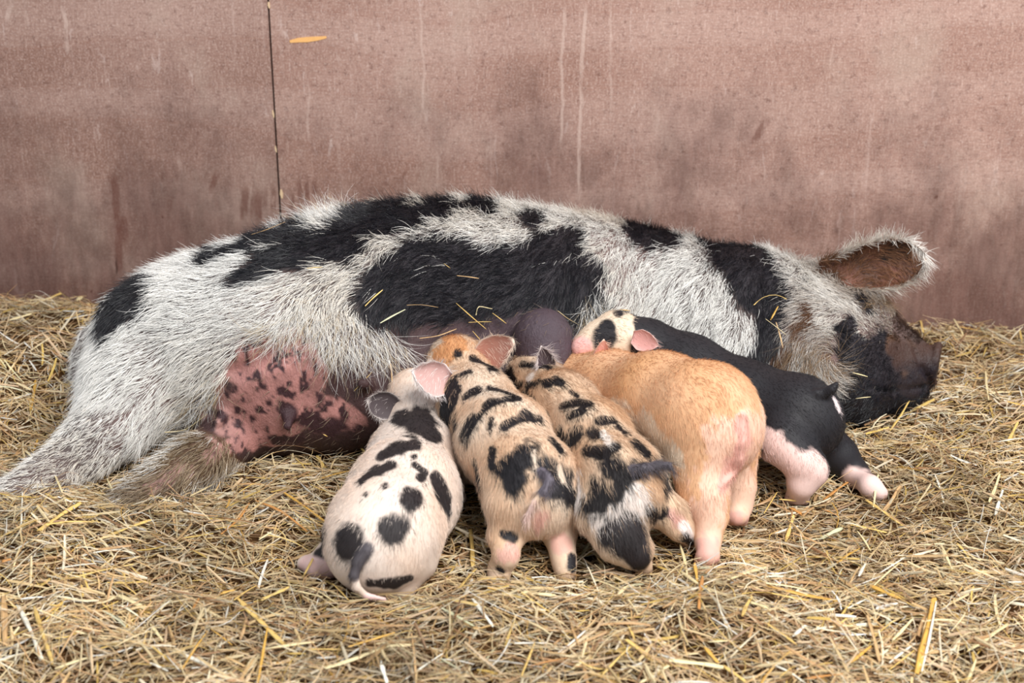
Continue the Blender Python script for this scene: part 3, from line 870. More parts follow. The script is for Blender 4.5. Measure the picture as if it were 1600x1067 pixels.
    h = hair('fringe', o, P - an.org, D, N, rng.uniform(0.04, 0.085, n2), np.abs(rng.normal(0.3, 0.2, n2)), 0.05, cc, rng.uniform(0.0002, 0.00034, n2), M_HAIR, 6, 0.16)
    h['label'] = 'long pale loose hairs on flank and jowl'
    return an
# ------------------------------------------------------------------ the piglets
def make_piglet(label, torso, limbs, heads, tail, ears, paint, guides, nhair=36000, ktor=0.03, fuzz=(0.006, 0.012), extra=None, lift=0.22):
    """torso, heads: chains of balls; limbs: list of chains; ears: list of dicts; paint(an) -> colour function"""
    pts = [n for c in [torso] + limbs + heads for n in c]
    lo = np.min([p - r for p, r in pts], 0) - 0.05; hi = np.max([p + r for p, r in pts], 0) + 0.05
    B = Body(lo, hi, 0.0036)
    B.chain(torso, ktor)
    for c in heads: B.chain(c, 0.02)
    for c in limbs:
        B.chain(c, 0.016)
        (q, r) = c[-1]                            # cloven foot: two short toes
        for sx in (-1, 1):
            B.cone(q + np.array([sx * r * 0.55, 0.0, 0.0]), r * 0.62, q + np.array([sx * r * 0.7, r * 0.5, -r * 0.9]), r * 0.5, 0.003)
    tn, last = [], None
    for px, py, rp, off in tail:                   # tail laid on or sprung off the rump
        d = ray(px, py); ts = np.linspace(1.7, 2.7, 700)
        v = B.value(CAM + d[None] * ts[:, None])
        hit = np.where(v < 0)[0]
        t_ = ts[hit[0]] if len(hit) else last
        last = t_
        tn.append((CAM + d * (t_ - off), rp * t_ / FPX))
    B.chain(tn, 0.004)
    if extra: extra(B)
    an = Animal('piglet', B, [ear_sheet(**e) for e in ears], 2)
    fn = paint(an)
    skin, _ = fn(an.V, 0.12, an)
    e = np.clip(an.inner * 1.5, 0, 1)[:, None]
    for k, ed in enumerate(ears):
        m = (an.isear == k + 1)
        rim, inn = EAR_COL[len(ANIMALS) - 1][k]
        c = lin(rim) * (1 - e[m]) + lin(inn) * e[m]
        skin[m] = c
    o = finish(an, label, 'piglet', M_PSKIN, skin, None, 'litter of suckling piglets')
    if NO_HAIR: return an
    P, N, inn, ise = scatter(an, nhair, lambda c, i, s: np.where(s > 0, 0.5, 1.0))
    D = flow(an, guides, P, N); D = D + rng.normal(0, 0.14, D.shape); D -= N * (D * N).sum(1)[:, None]; D /= np.maximum(np.linalg.norm(D, axis=1), 1e-9)[:, None]
    cols, dark = fn(P, 0.0, an)
    for k in range(len(ears)):
        m = (ise == k + 1); cols[m] = lin(EAR_COL[len(ANIMALS) - 2][k][0]); dark[m] = False
    cols = cols * rng.uniform(0.7, 1.2, len(P))[:, None]
    cols = np.clip(cols, 0, 0.95)
    ln = rng.uniform(*fuzz, len(P))
    low = np.clip((P[:, 2] - 0.02) / 0.06, 0.35, 1)
    h = hair('coat', o, P - an.org, D, N, ln * low, np.abs(rng.normal(lift, 0.10, len(P))), 0.01, cols, rng.uniform(0.0002, 0.00034, len(P)), M_FUZZ, 4, 0.06)
    h['label'] = 'short soft coat of hair'
    return an

def painter(base, marks, base2=None):
    """base colour, then marks: (strokes, colour, is_dark, edge noise)"""
    def make(an):
        caps = [(an.strokes(s), lin(c), d, nz) for s, c, d, nz in marks]
        b0 = lin(base); b1 = lin(base2 or base)
        def fn(P, soft, a):
            n = np.clip(0.5 + 0.5 * noise3(P, 26, 3.0), 0, 1)[:, None]
            col = b0 * (1 - n) + b1 * n
            dark = np.zeros(len(P), bool)
            for cp, c, d, nz in caps:
                m = cover(P, cp, 70, nz) + 0.5 * nz * noise3(P, 210, 6.0)
                if soft:
                    k = np.clip(m / 0.3 + 0.5, 0, 1)[:, None]
                else:
                    m = m + rng.normal(0, 0.18, len(P)); k = (m > 0)[:, None].astype(float)
                col = col * (1 - k) + c * k
                dark = np.where(k[:, 0] > 0.5, d, dark)
            return col, dark
        return fn
    return make
BLK = (36, 33, 36)
EAR_COL = [
    [((205, 195, 190), (78, 68, 70))],
    [((242, 230, 226), (208, 168, 162)), ((238, 216, 198), (182, 128, 112))],
    [((214, 200, 196), (92, 78, 82))],
    [((238, 200, 180), (226, 170, 158))],
    [((226, 190, 182), (214, 160, 154))],
]
def down(n, dz): return (n[0] + np.array([0, 0, -dz]), n[1])

def build_piglets():
    out = []
    # --- spotted white one lying at the left
    t = [node(650, 645, 42, Y=2.20), node(650, 676, 50, g=0.015), node(648, 722, 70, g=0.0), node(630, 778, 84, g=0.0), node(600, 832, 86, g=0.0), node(588, 850, 78, g=0.0)]
    h = [node(650, 645, 42, Y=2.20), node(645, 615, 36, Y=2.25), node(640, 590, 20, Y=2.29)]
    limbs = [[node(560, 850, 46, g=0.0), node(520, 872, 28, g=-0.005), node(497, 886, 16, g=-0.005), node(478, 880, 13, g=-0.003)],
             [node(640, 880, 40, g=0.0), node(625, 915, 22, g=-0.008), node(595, 925, 15, g=-0.008)],
             [node(700, 705, 26, g=0.0), node(712, 740, 14, g=0.0), node(716, 775, 11, g=0.0)],
             [node(600, 712, 22, g=0.0), node(582, 735, 12, g=0.0)]]
    tl = [(573, 860, 9, 0.0), (561, 876, 8.5, 0.006), (553, 898, 7.5, 0.018), (557, 917, 6.5, 0.03), (572, 931, 5.5, 0.045), (602, 936, 3.8, 0.05)]
    s = lambda *p: list(p)
    marks = [
        ([(s((656, 660)), 32), (s((627, 652), (672, 678)), 20), (s((594, 713), (625, 700), (648, 696)), [9, 15, 12]), (s((565, 751), (590, 735), (611, 726)), [8, 13, 10]), (s((643, 779)), 19), (s((614, 826)), 24),
          (s((681, 747), (694, 775), (701, 800)), [10, 14, 7]), (s((648, 726), (664, 738)), 6), (s((658, 746)), 9), (s((602, 759)), 7), (s((571, 773)), 5), (s((546, 838), (545, 850)), 26), (s((503, 832), (500, 868)), 13), (s((578, 911), (615, 912), (640, 903)), [8, 10, 7]), (s((647, 713)), 6)], (42, 36, 37), True, 0.20),
        ([(s((573, 858), (560, 875), (553, 898)), [12, 12, 11])], (78, 72, 76), True, 0.05),
        ([(s((480, 882), (505, 890), (515, 895)), [16, 18, 12]), (s((575, 933), (602, 937)), 8)], (232, 196, 190), False, 0.1)]
    out.append(make_piglet('plump white piglet with round black spots and dangling dark tail, lying leftmost', t, limbs, [h], tl,
        [dict(base=at(625, 640, 2.17), tip=at(574, 626, 2.15), wide=(0.1, 0.25, 1), face=(0.2, -1, 0.5), width=0.024, cup=0.5, th=0.003)],
        painter((230, 216, 206), marks, (222, 198, 180)), [(650, 640, -.05, 1), (650, 700, -.1, 1), (700, 740, .1, 1), (590, 760, -.5, 1), (630, 780, -.15, 1), (600, 840, -.15, 1), (530, 840, -.5, 1), (670, 850, 0, 1), (600, 900, -.2, 1), (600, 700, -.4, 1)], 36000, 0.03, (0.010, 0.017)))
    # --- ginger one with black stripes, standing
    t = [node(724, 596, 48, Y=2.27), node(744, 632, 56, Y=2.19), node(789, 690, 70, Y=2.06), node(828, 755, 71, Y=1.94), node(832, 778, 64, Y=1.915)]
    h = [node(724, 596, 48, Y=2.27), node(712, 570, 44, Y=2.31), node(700, 560, 32, Y=2.345), node(696, 562, 20, Y=2.355)]
    limbs = [[node(800, 795, 42, Y=1.90), node(790, 838, 26, Y=1.885), node(791, 868, 18, Y=1.85), node(780, 890, 15, g=0.0), node(779, 905, 15, g=-0.008)],
             [node(862, 795, 38, Y=1.93), node(875, 835, 24, Y=1.92), node(879, 864, 17, Y=1.89), node(882, 882, 15, g=0.0), node(884, 894, 14, g=-0.006)],
             [node(730, 655, 26, Y=2.17), node(738, 705, 17, Y=2.17), node(736, 745, 13, g=0.0)], [node(790, 640, 26, Y=2.22), node(800, 690, 17, Y=2.22), node(800, 720, 13, g=0.0)]]
    tl = [(846, 738, 8, 0.0), (857, 743, 8, 0.014), (859, 752, 7.5, 0.02), (849, 768, 7, 0.016), (835, 785, 5.5, 0.012), (824, 805, 4.2, 0.01), (820, 815, 3, 0.012)]
    marks = [
        ([(s((690, 548), (700, 535), (720, 535)), [22, 18, 14])], (206, 150, 104), False, 0.5),
        ([(s((800, 860), (785, 870)), 14), (s((845, 806), (840, 820)), [12, 8]), (s((875, 850)), 16)], (218, 172, 156), False, 0.3),
        ([(s((715, 552)), 7.3), (s((739, 560), (767, 573)), [7.3, 10.4]), (s((711, 597), (696, 620), (692, 650)), [6.2, 8.3, 6.2]), (s((716, 606), (702, 640), (697, 662)), [6.2, 8.3, 5.2]), (s((735, 580), (700, 593)), 4.2), (s((747, 609), (727, 621)), [7.3, 6.2]), (s((764, 606), (800, 617)), 6.2), (s((745, 655), (768, 628), (810, 622)), [6.2, 8.3, 5.2]),
          (s((711, 649), (712, 660)), 5.2), (s((719, 680), (738, 650)), [5.2, 6.2]), (s((726, 690), (742, 660)), [5.2, 5.2]), (s((764, 668), (768, 655)), 7.3), (s((788, 665), (824, 650), (843, 654)), [11.4, 11.4, 7.3]), (s((741, 722), (749, 752)), [7.3, 8.3]), (s((769, 702), (768, 730)), [8.3, 5.2]),
          (s((803, 734)), 26.0), (s((826, 712)), 22.9), (s((799, 758)), 16.6), (s((846, 728)), 20.8), (s((862, 688), (876, 702)), 7.3), (s((880, 745)), 19.8), (s((892, 774)), 17.7), (s((868, 766)), 15.6), (s((860, 742), (885, 760)), 14.6), (s((788, 833), (803, 842)), 8.3), (s((779, 887), (784, 893)), 6.2), (s((893, 872), (894, 888)), 7.3), (s((786, 600)), 1.0)], BLK, True, 0.30),
        ([(s((834, 706), (836, 730)), [5, 4]), (s((874, 730), (880, 750)), [4, 5])], (226, 206, 186), False, 0.3),
        ([(s((846, 738), (859, 752), (849, 768)), 9)], (104, 97, 106), True, 0.0), ([(s((835, 787), (820, 815)), 7)], (226, 196, 186), False, 0.0)]
    out.append(make_piglet('ginger piglet with black stripes standing second from left, both ears spread', t, limbs, [h], tl,
        [dict(base=at(700, 600, 2.17), tip=at(645, 580, 2.13), wide=(-0.2, 0.1, 1), face=(-0.1, -1, 0.3), width=0.029, cup=0.5, th=0.003, shape=((0, .6), (.3, 1), (.6, .92), (.85, .55), (1, .12))),
         dict(base=at(750, 568, 2.27), tip=at(802, 532, 2.24), wide=(0.35, 0.1, 1), face=(0.1, -1, 0.3), width=0.033, cup=0.35, th=0.003, shape=((0, .75), (.3, 1), (.6, .85), (.85, .5), (1, .12)))],
        painter((216, 180, 148), marks, (226, 206, 186)), [(715, 555, .4, 1), (730, 600, .5, 1), (760, 640, .6, 1), (800, 700, .5, 1), (720, 670, .1, 1), (860, 690, .7, 1), (830, 740, .3, 1), (770, 790, 0, 1), (880, 800, .1, 1), (790, 860, 0, 1), (880, 870, 0, 1), (690, 620, 0, 1)], 40000, 0.03, (0.012, 0.022)))
    # --- dark ginger spotted one, crouching
    t = [node(842, 600, 40, Y=2.28), node(880, 632, 47, Y=2.15), node(925, 685, 56, Y=2.05), node(964, 752, 68, Y=1.95), node(968, 772, 66, Y=1.925)]
    h = [node(842, 600, 40, Y=2.28), node(832, 590, 36, Y=2.31), node(828, 590, 22, Y=2.36)]
    limbs = [[node(945, 800, 48, Y=1.90), node(972, 842, 40, Y=1.875), node(993, 862, 24, Y=1.865), node(1000, 875, 14, g=0.0), node(1006, 886, 12, g=-0.006)],
             [node(1010, 780, 42, Y=1.95), node(1045, 802, 27, Y=1.94), node(1062, 826, 17, Y=1.925), node(1078, 842, 13, g=0.0)],
             [node(870, 650, 24, Y=2.15), node(872, 700, 15, Y=2.15), node(870, 740, 12, g=0.0)], [node(925, 640, 22, Y=2.2), node(930, 690, 15, Y=2.2), node(930, 720, 12, g=0.0)]]
    tl = [(990, 735, 10, 0.0), (1006, 733, 9, 0.012), (1026, 727, 7, 0.025), (1045, 726, 5, 0.03), (1051, 738, 4, 0.03)]
    marks = [
        ([(s((870, 700), (890, 740), (905, 780)), [14, 16, 14]), (s((930, 815), (960, 800), (1000, 770)), [16, 18, 18]), (s((1000, 790)), 16)], (232, 220, 212), False, 0.3),
        ([(s((1053, 805), (1060, 815)), 12)], (216, 168, 154), False, 0.2), ([(s((1068, 822), (1080, 840)), 9)], (232, 220, 214), False, 0.1),
        ([(s((815, 568), (859, 574)), 8), (s((796, 582), (806, 600)), 10), (s((827, 603), (855, 597)), 9), (s((867, 594), (876, 598)), 7), (s((818, 618), (830, 622)), 7), (s((878, 633), (918, 630)), 10), (s((890, 650), (912, 640)), 7), (s((892, 612), (902, 618)), 5),
          (s((892, 684), (900, 674)), 13), (s((937, 657), (955, 657)), 9), (s((926, 677)), 13), (s((916, 702), (940, 706), (962, 697)), [10, 12, 10]), (s((990, 690), (1010, 706)), 8), (s((874, 672), (876, 684)), 8), (s((851, 648)), 7), (s((966, 668), (975, 675)), 6),
          (s((966, 738)), 26), (s((937, 771)), 26), (s((992, 735)), 18), (s((920, 790)), 14), (s((960, 765)), 20), (s((1036, 738), (1040, 756)), 12), (s((1020, 795), (1035, 800)), 12), (s((1070, 842), (1080, 846)), 8), (s((1030, 715)), 12)], (34, 29, 30), True, 0.30),
        ([(s((977, 834)), 36), (s((995, 862), (1002, 880)), [24, 18]), (s((948, 838)), 18)], (42, 35, 36), True, 0.1),
        ([(s((943, 676), (950, 690)), 6), (s((829, 588)), 7)], (234, 222, 212), False, 0.3),
        ([(s((990, 733), (1026, 727), (1045, 727)), 10)], (86, 80, 86), True, 0.0)]
    out.append(make_piglet('crouching tan piglet blotched with dark brown, between the striped and the orange piglet', t, limbs, [h], tl,
        [dict(base=at(856, 580, 2.24), tip=at(846, 541, 2.23), wide=(1, 0.3, -0.2), face=(0.3, -1, 0.1), width=0.016, cup=0.6, th=0.003, shape=((0, .7), (.3, 1), (.6, .85), (.85, .45), (1, .08)))],
        painter((206, 168, 134), marks, (222, 198, 174)), [(830, 590, .6, 1), (880, 630, .8, 1), (930, 690, .6, 1), (880, 690, .3, 1), (970, 690, .9, 1), (970, 750, .4, 1), (930, 790, .1, 1), (1010, 760, .6, .8), (975, 840, .3, 1), (1060, 820, .5, 1)], 40000, 0.03, (0.013, 0.025)))
    # --- orange one
    t = [node(905, 591, 38, Y=2.31), node(950, 603, 52, Y=2.26), node(1030, 629, 75, Y=2.14), node(1100, 652, 82, Y=2.045), node(1110, 668, 79, Y=2.035)]
    h = [node(905, 591, 38, Y=2.31), node(892, 590, 30, Y=2.33), node(880, 592, 20, Y=2.35)]
    limbs = [[node(1094, 720, 52, Y=2.0), node(1100, 775, 37, Y=1.97), node(1110, 808, 25, Y=1.955), node(1106, 845, 18, Y=1.935), node(1106, 868, 17, g=-0.004)],
             [node(1140, 710, 46, Y=2.08), node(1150, 760, 29, Y=2.07), node(1152, 790, 21, Y=2.06), node(1152, 806, 16, g=-0.004)],
             [node(945, 630, 26, Y=2.18), node(955, 680, 16, Y=2.18), node(958, 730, 13, g=0.0)], [node(985, 620, 24, Y=2.26), node(1000, 665, 15, Y=2.26), node(1000, 705, 12, g=0.0)]]
    tl = [(1158, 650, 9, -0.002), (1160, 690, 8, 0.002), (1156, 715, 7, 0.004), (1146, 738, 6, 0.004), (1134, 754, 4, 0.004)]
    marks = [
        ([(s((940, 635), (1000, 680), (1045, 715)), [18, 30, 22])], (226, 204, 180), False, 0.4),
        ([(s((1150, 690), (1130, 740), (1110, 790), (1105, 870)), [36, 40, 34, 34]), (s((1160, 760), (1150, 810)), 34), (s((1185, 660)), 26)], (236, 196, 172), False, 0.5),
        ([(s((1158, 658), (1160, 690), (1150, 730)), 12), (s((1145, 720), (1130, 760)), [12, 10]), (s((1105, 860), (1108, 885)), 24), (s((1152, 810)), 18)], (226, 174, 160), False, 0.4)]
    out.append(make_piglet('plain orange piglet standing with its pink rump towards the viewer', t, limbs, [h], tl,
        [dict(base=at(936, 562, 2.27), tip=at(944, 531, 2.26), wide=(1, 0.2, 0.1), face=(0.1, -1, 0.2), width=0.014, cup=0.5, th=0.003, shape=((0, .8), (.3, 1), (.6, .8), (.85, .45), (1, .08)))],
        painter((208, 156, 110), marks, (224, 178, 140)), [(920, 580, 1, .3), (960, 580, 1, .5), (1030, 590, .8, .8), (1000, 650, .5, 1), (1090, 610, .7, .8), (1090, 690, .2, 1), (1150, 640, .3, 1), (1150, 720, -.2, 1), (1100, 780, 0, 1), (1105, 850, 0, 1), (1160, 780, 0, 1)], 40000, 0.03, (0.010, 0.017)))
    # --- black one with a white shoulder band, at the right
    t = [node(1010, 545, 44, Y=2.345), node(1075, 580, 53, Y=2.315), node(1165, 626, 58, Y=2.255), node(1245, 650, 60, Y=2.20), node(1258, 660, 59, Y=2.195)]
    h = [node(1010, 545, 44, Y=2.345), node(962, 527, 38, Y=2.34), node(930, 535, 25, Y=2.33), node(908, 543, 16, Y=2.32)]
    limbs = [[node(1225, 690, 42, Y=2.14), node(1255, 722, 30, Y=2.11), node(1268, 735, 24, Y=2.105), node(1252, 757, 19, Y=2.10), node(1247, 773, 17, g=-0.005)],
             [node(1275, 685, 42, Y=2.22), node(1310, 712, 29, Y=2.21), node(1336, 740, 20, Y=2.20), node(1360, 760, 15, g=0.0), node(1374, 770, 12, g=-0.004)],
             [node(1080, 610, 24, Y=2.26), node(1090, 650, 15, Y=2.26), node(1095, 685, 12, g=0.0)], [node(1110, 600, 24, Y=2.36), node(1120, 630, 15, Y=2.36), node(1120, 655, 12, g=0.0)]]
    tl = [(1276, 616, 9, 0.0), (1290, 613, 8, 0.012), (1300, 608, 7, 0.02), (1307, 600, 5, 0.022)]
    marks = [
        ([(s((958, 500), (935, 515), (910, 540)), [20, 26, 24]), (s((978, 498), (978, 530), (965, 545)), [10, 14, 16])], (228, 206, 182), False, 0.35),
        ([(s((908, 545), (898, 548)), [18, 18])], (236, 184, 176), False, 0.1),
        ([(s((948, 512), (944, 525), (942, 540)), [13, 18, 15]), (s((966, 488)), 8)], (38, 35, 38), True, 0.15),
        ([(s((1195, 680), (1210, 700), (1240, 725), (1270, 735)), [14, 24, 24, 26]), (s((1262, 740), (1248, 775)), 26), (s((1195, 730), (1180, 700)), 24), (s((1334, 748), (1375, 770)), [22, 24])], (232, 200, 192), False, 0.2),
        ([(s((1152, 592), (1158, 602)), 7), (s((1303, 622), (1312, 643)), 3)], (222, 206, 206), False, 0.2)]
    out.append(make_piglet('sleek black piglet with cream face and pink hind feet, beside the sow\'s chin', t, limbs, [h], tl,
        [dict(base=at(988, 526, 2.285), tip=at(1028, 540, 2.265), wide=(0.1, 0.1, 1), face=(0, -1, 0.35), width=0.019, cup=0.3, th=0.003, shape=((0, .55), (.3, 1), (.6, .9), (.85, .5), (1, .1)))],
        painter((38, 36, 40), marks, (32, 30, 34)), [(930, 525, 1, .1), (980, 510, 1, .4), (1050, 550, 1, .6), (1130, 590, 1, .5), (1200, 620, 1, .5), (1250, 640, 1, .7), (1300, 660, .5, 1), (1220, 690, .4, 1), (1265, 730, .1, 1), (1250, 765, 0, 1), (1340, 740, .7, .7)], 32000, 0.03, (0.008, 0.013)))
    return out

sow = build_sow()
piglets = build_piglets()
# ------------------------------------------------------------------ straw
def straw_strips(P0, D, U, L, W, bend, twist, nseg=3):
    """many bent straws with a V section: returns verts, faces (n*(nseg)*2 quads)"""
    n = len(P0)
    S = np.cross(D, U); S /= np.linalg.norm(S, axis=1)[:, None]
    N = np.cross(S, D)
    V = np.zeros((n, nseg + 1, 3, 3))
    for i in range(nseg + 1):
        t = i / nseg - 0.5
        c = P0 + D * (L * t)[:, None] + N * (bend[:, 0] * (0.25 - t * t) * L)[:, None] + S * (bend[:, 1] * (0.25 - t * t) * L)[:, None]
        a = twist * t
        s = S * np.cos(a)[:, None] + N * np.sin(a)[:, None]; m = np.cross(D, s)
        w = (W * (1.0 if abs(t) < 0.45 else 0.7))[:, None] * 0.5
        V[:, i, 0] = c - s * w; V[:, i, 1] = c - m * w * 0.55; V[:, i, 2] = c + s * w
    base = (np.arange(n) * (nseg + 1) * 3)[:, None, None]
    q = []
    for i in range(nseg):
        for j in (0, 1):
            a = i * 3 + j
            q.append([a, a + 1, a + 4, a + 3])
    F = (base + np.array(q)[None]).reshape(-1, 4)
    return V.reshape(-1, 3), F

STRAW_COLS = np.array([lin(c) for c in ((232, 202, 150), (242, 220, 174), (224, 186, 132), (208, 166, 118), (246, 232, 204), (230, 200, 160), (186, 144, 104), (234, 198, 112), (216, 186, 152), (238, 224, 192), (250, 246, 236), (160, 120, 84), (222, 174, 86), (220, 216, 182))])
STRAW_P = np.array([.14, .15, .12, .10, .10, .12, .06, .05, .05, .04, .03, .02, .01, .01])

def clear_of_animals(Q, eps):
    """mask of straws (n, k, 3) whose points stay outside every animal"""
    ok = np.ones(len(Q), bool)
    for an in ANIMALS:
        lo = an.V.min(0) - 0.02; hi = an.V.max(0) + 0.02
        near = ((Q.min(1) < hi) & (Q.max(1) > lo)).all(1) & ok
        idx = np.where(near)[0]
        if len(idx) == 0: continue
        v = an.body.value(Q[idx].reshape(-1, 3)).reshape(len(idx), -1)
        ok[idx[(v < eps).any(1)]] = False
    return ok

def bedding(n, lrange, wrange, zr, tilt, seed, y0=0.95, y1=3.0, curl=1.0, dark=1.0, nseg=3):
    r = np.random.default_rng(seed)
    # more pieces towards the back, where fewer pixels fall on each square metre, are not needed: spread evenly over the view
    y = r.uniform(y0, y1, n)
    half = 0.42 * y + 0.46
    x = r.uniform(-1, 1, n) * half
    L = r.uniform(*lrange, n) * r.uniform(0.7, 1.2, n); W = r.uniform(*wrange, n)
    az = r.uniform(0, 2 * math.pi, n); az = np.where(r.random(n) < 0.35, r.normal(0, 0.5, n), az)
    D = np.stack([np.cos(az), np.sin(az), np.zeros(n)], -1)
    e = 0.02
    gx_ = (terrain(x + e, y) - terrain(x - e, y)) / (2 * e); gy_ = (terrain(x, y + e) - terrain(x, y - e)) / (2 * e)
    D[:, 2] = D[:, 0] * gx_ + D[:, 1] * gy_ + r.normal(0, tilt, n)
    D /= np.linalg.norm(D, axis=1)[:, None]
    U = np.stack([r.normal(0, .5, n), r.normal(0, .5, n), np.ones(n)], -1); U /= np.linalg.norm(U, axis=1)[:, None]
    z = terrain(x, y) + r.uniform(*zr, n) + np.abs(D[:, 2]) * L * 0.25
    P0 = np.stack([x, y, z], -1)
    # keep in front of the boards
    wy = WALL_Y + math.tan(WALL_YAW) * x
    Q = P0[:, None] + D[:, None] * (L[:, None] * np.linspace(-0.5, 0.5, 5)[None])[..., None]
    ok = (Q[..., 1].max(1) < wy - 0.004)
    ok &= clear_of_animals(Q, 0.0015)
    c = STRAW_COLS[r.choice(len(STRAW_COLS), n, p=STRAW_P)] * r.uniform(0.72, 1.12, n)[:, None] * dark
    kb = np.clip(0.0022 / W, 0.3, 2.0)
    tone = np.clip(0.80 + 0.20 * noise3(P0, 9.0, 3.3) + 0.12 * noise3(P0, 31.0, 1.0), 0.45, 1.05)
    c = c * tone[:, None] * np.stack([np.ones(n), 0.93 + 0.07 * tone, 0.82 + 0.18 * tone], -1)
    bend = np.stack([r.normal(0, .16, n) * kb, r.normal(0, .2, n) * kb], -1) * curl
    tw = r.normal(0, 0.7, n)
    s = ok
    return straw_strips(P0[s], D[s], U[s], L[s], W[s], bend[s], tw[s], nseg), np.repeat(np.clip(c[s], 0, 0.92), 3 * (nseg + 1), axis=0)

def build_bedding():
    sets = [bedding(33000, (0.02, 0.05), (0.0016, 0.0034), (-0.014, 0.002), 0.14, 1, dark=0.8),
            bedding(29000, (0.02, 0.055), (0.0012, 0.0030), (-0.005, 0.010), 0.20, 2),
            bedding(25000, (0.025, 0.055), (0.0006, 0.0013), (-0.002, 0.015), 0.30, 3, curl=1.6, nseg=5),
            bedding(11500, (0.025, 0.07), (0.0022, 0.0050), (0.0, 0.013), 0.16, 4),
            bedding(5000, (0.05, 0.10), (0.0007, 0.0016), (0.004, 0.018), 0.22, 6, curl=1.5, nseg=6),
            bedding(3000, (0.03, 0.06), (0.001, 0.003), (0.006, 0.016), 0.5, 5)]
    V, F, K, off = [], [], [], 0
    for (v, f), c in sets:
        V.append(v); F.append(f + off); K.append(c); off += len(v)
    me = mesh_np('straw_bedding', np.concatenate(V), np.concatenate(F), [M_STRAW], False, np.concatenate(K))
    o = link('straw_bedding', me)
    tag(o, 'deep golden chopped straw bedding covering the pen floor', 'straw', None, 'stuff')
build_bedding()
# ------------------------------------------------------------------ single straws that can be picked out
def on_bed(px, py, lift=0.0):
    z = 0.012 + lift
    for _ in range(5):
        d = ray(px, py); p = CAM + d * ((CAM_H - z) / -d[2])
        z = float(terrain(p[0], p[1])) + 0.013 + lift
    return p

M_STALK = {}
def stalk_mat(col):
    if col not in M_STALK:
        w = Nodes('straw_stalk_%d' % len(M_STALK))
        tc = w.n('ShaderNodeTexCoord').outputs['Object']
        g = w.noise(w.mapping(tc, (30, 900, 900)), 1.0, 3, 0.6)
        a = lin(col)
        c = w.mix(w.ramp(g, 0.35, 0.7), a * 0.72, np.minimum(a * 1.12, 0.95))
        w.l(c, w.b.inputs['Base Color'])
        w.b.inputs['Roughness'].default_value = 0.42
        w.bump(g, 0.35, 0.0006)
        M_STALK[col] = w.m
    return M_STALK[col]

def stalk(pts, wd, col, flat=0.45, label=None, group=None):
    """a straw: slightly flattened hollow-looking tube through pts with a joint, frayed ends"""
    P = np.array(pts, float)
    if len(P) == 2: P = np.array([P[0], 0.5 * (P[0] + P[1]) + np.array([random.uniform(-1, 1), random.uniform(-1, 1), 0.6]) * 0.02 * np.linalg.norm(P[1] - P[0]), P[1]])
    # smooth resample
    t = np.linspace(0, len(P) - 1, 7)
    Q = np.stack([np.interp(t, np.arange(len(P)), P[:, i]) for i in range(3)], -1)
    Q[1:-1] = 0.25 * Q[:-2] + 0.5 * Q[1:-1] + 0.25 * Q[2:]
    org = Q[3].copy(); ax = unit(Q[-1] - Q[0])
    sd = unit(np.cross(ax, (0, 0, 1.0))) if abs(ax[2]) < 0.95 else np.array([1.0, 0, 0])
    up = np.cross(sd, ax); roll = random.uniform(-0.5, 0.5)
    sd, up = sd * math.cos(roll) + up * math.sin(roll), up * math.cos(roll) - sd * math.sin(roll)
    # local frame: x along the straw
    M = np.stack([ax, sd, up]); L = (Q - org) @ M.T
    k = 6; v, f = [], []
    for i, q in enumerate(L):
        s = wd * 0.5 * (0.82 + 0.18 * math.sin(i * 1.3 + wd * 900)) * (0.75 if i in (0, 6) else 1.0)
        if i == 2: s *= 1.12
        for j in range(k):
            a = 2 * math.pi * j / k
            fr = random.uniform(-0.6, 0.6) * wd if i in (0, 6) else 0
            v.append((q[0] + fr, q[1] + s * math.cos(a), q[2] + s * flat * math.sin(a)))
    for i in range(6):
        for j in range(k):
            a, b = i * k + j, i * k + (j + 1) % k
            f.append((a, b, b + k, a + k))
    me = mesh_np('straw_stalk', v, f, [stalk_mat(col)], True)
    o = link('straw_stalk', me)
    from mathutils import Matrix
    o.matrix_world = Matrix.Translation(Vector(org)) @ Matrix(M.T.tolist()).to_4x4()
    tag(o, label, 'straw', group)
    return o

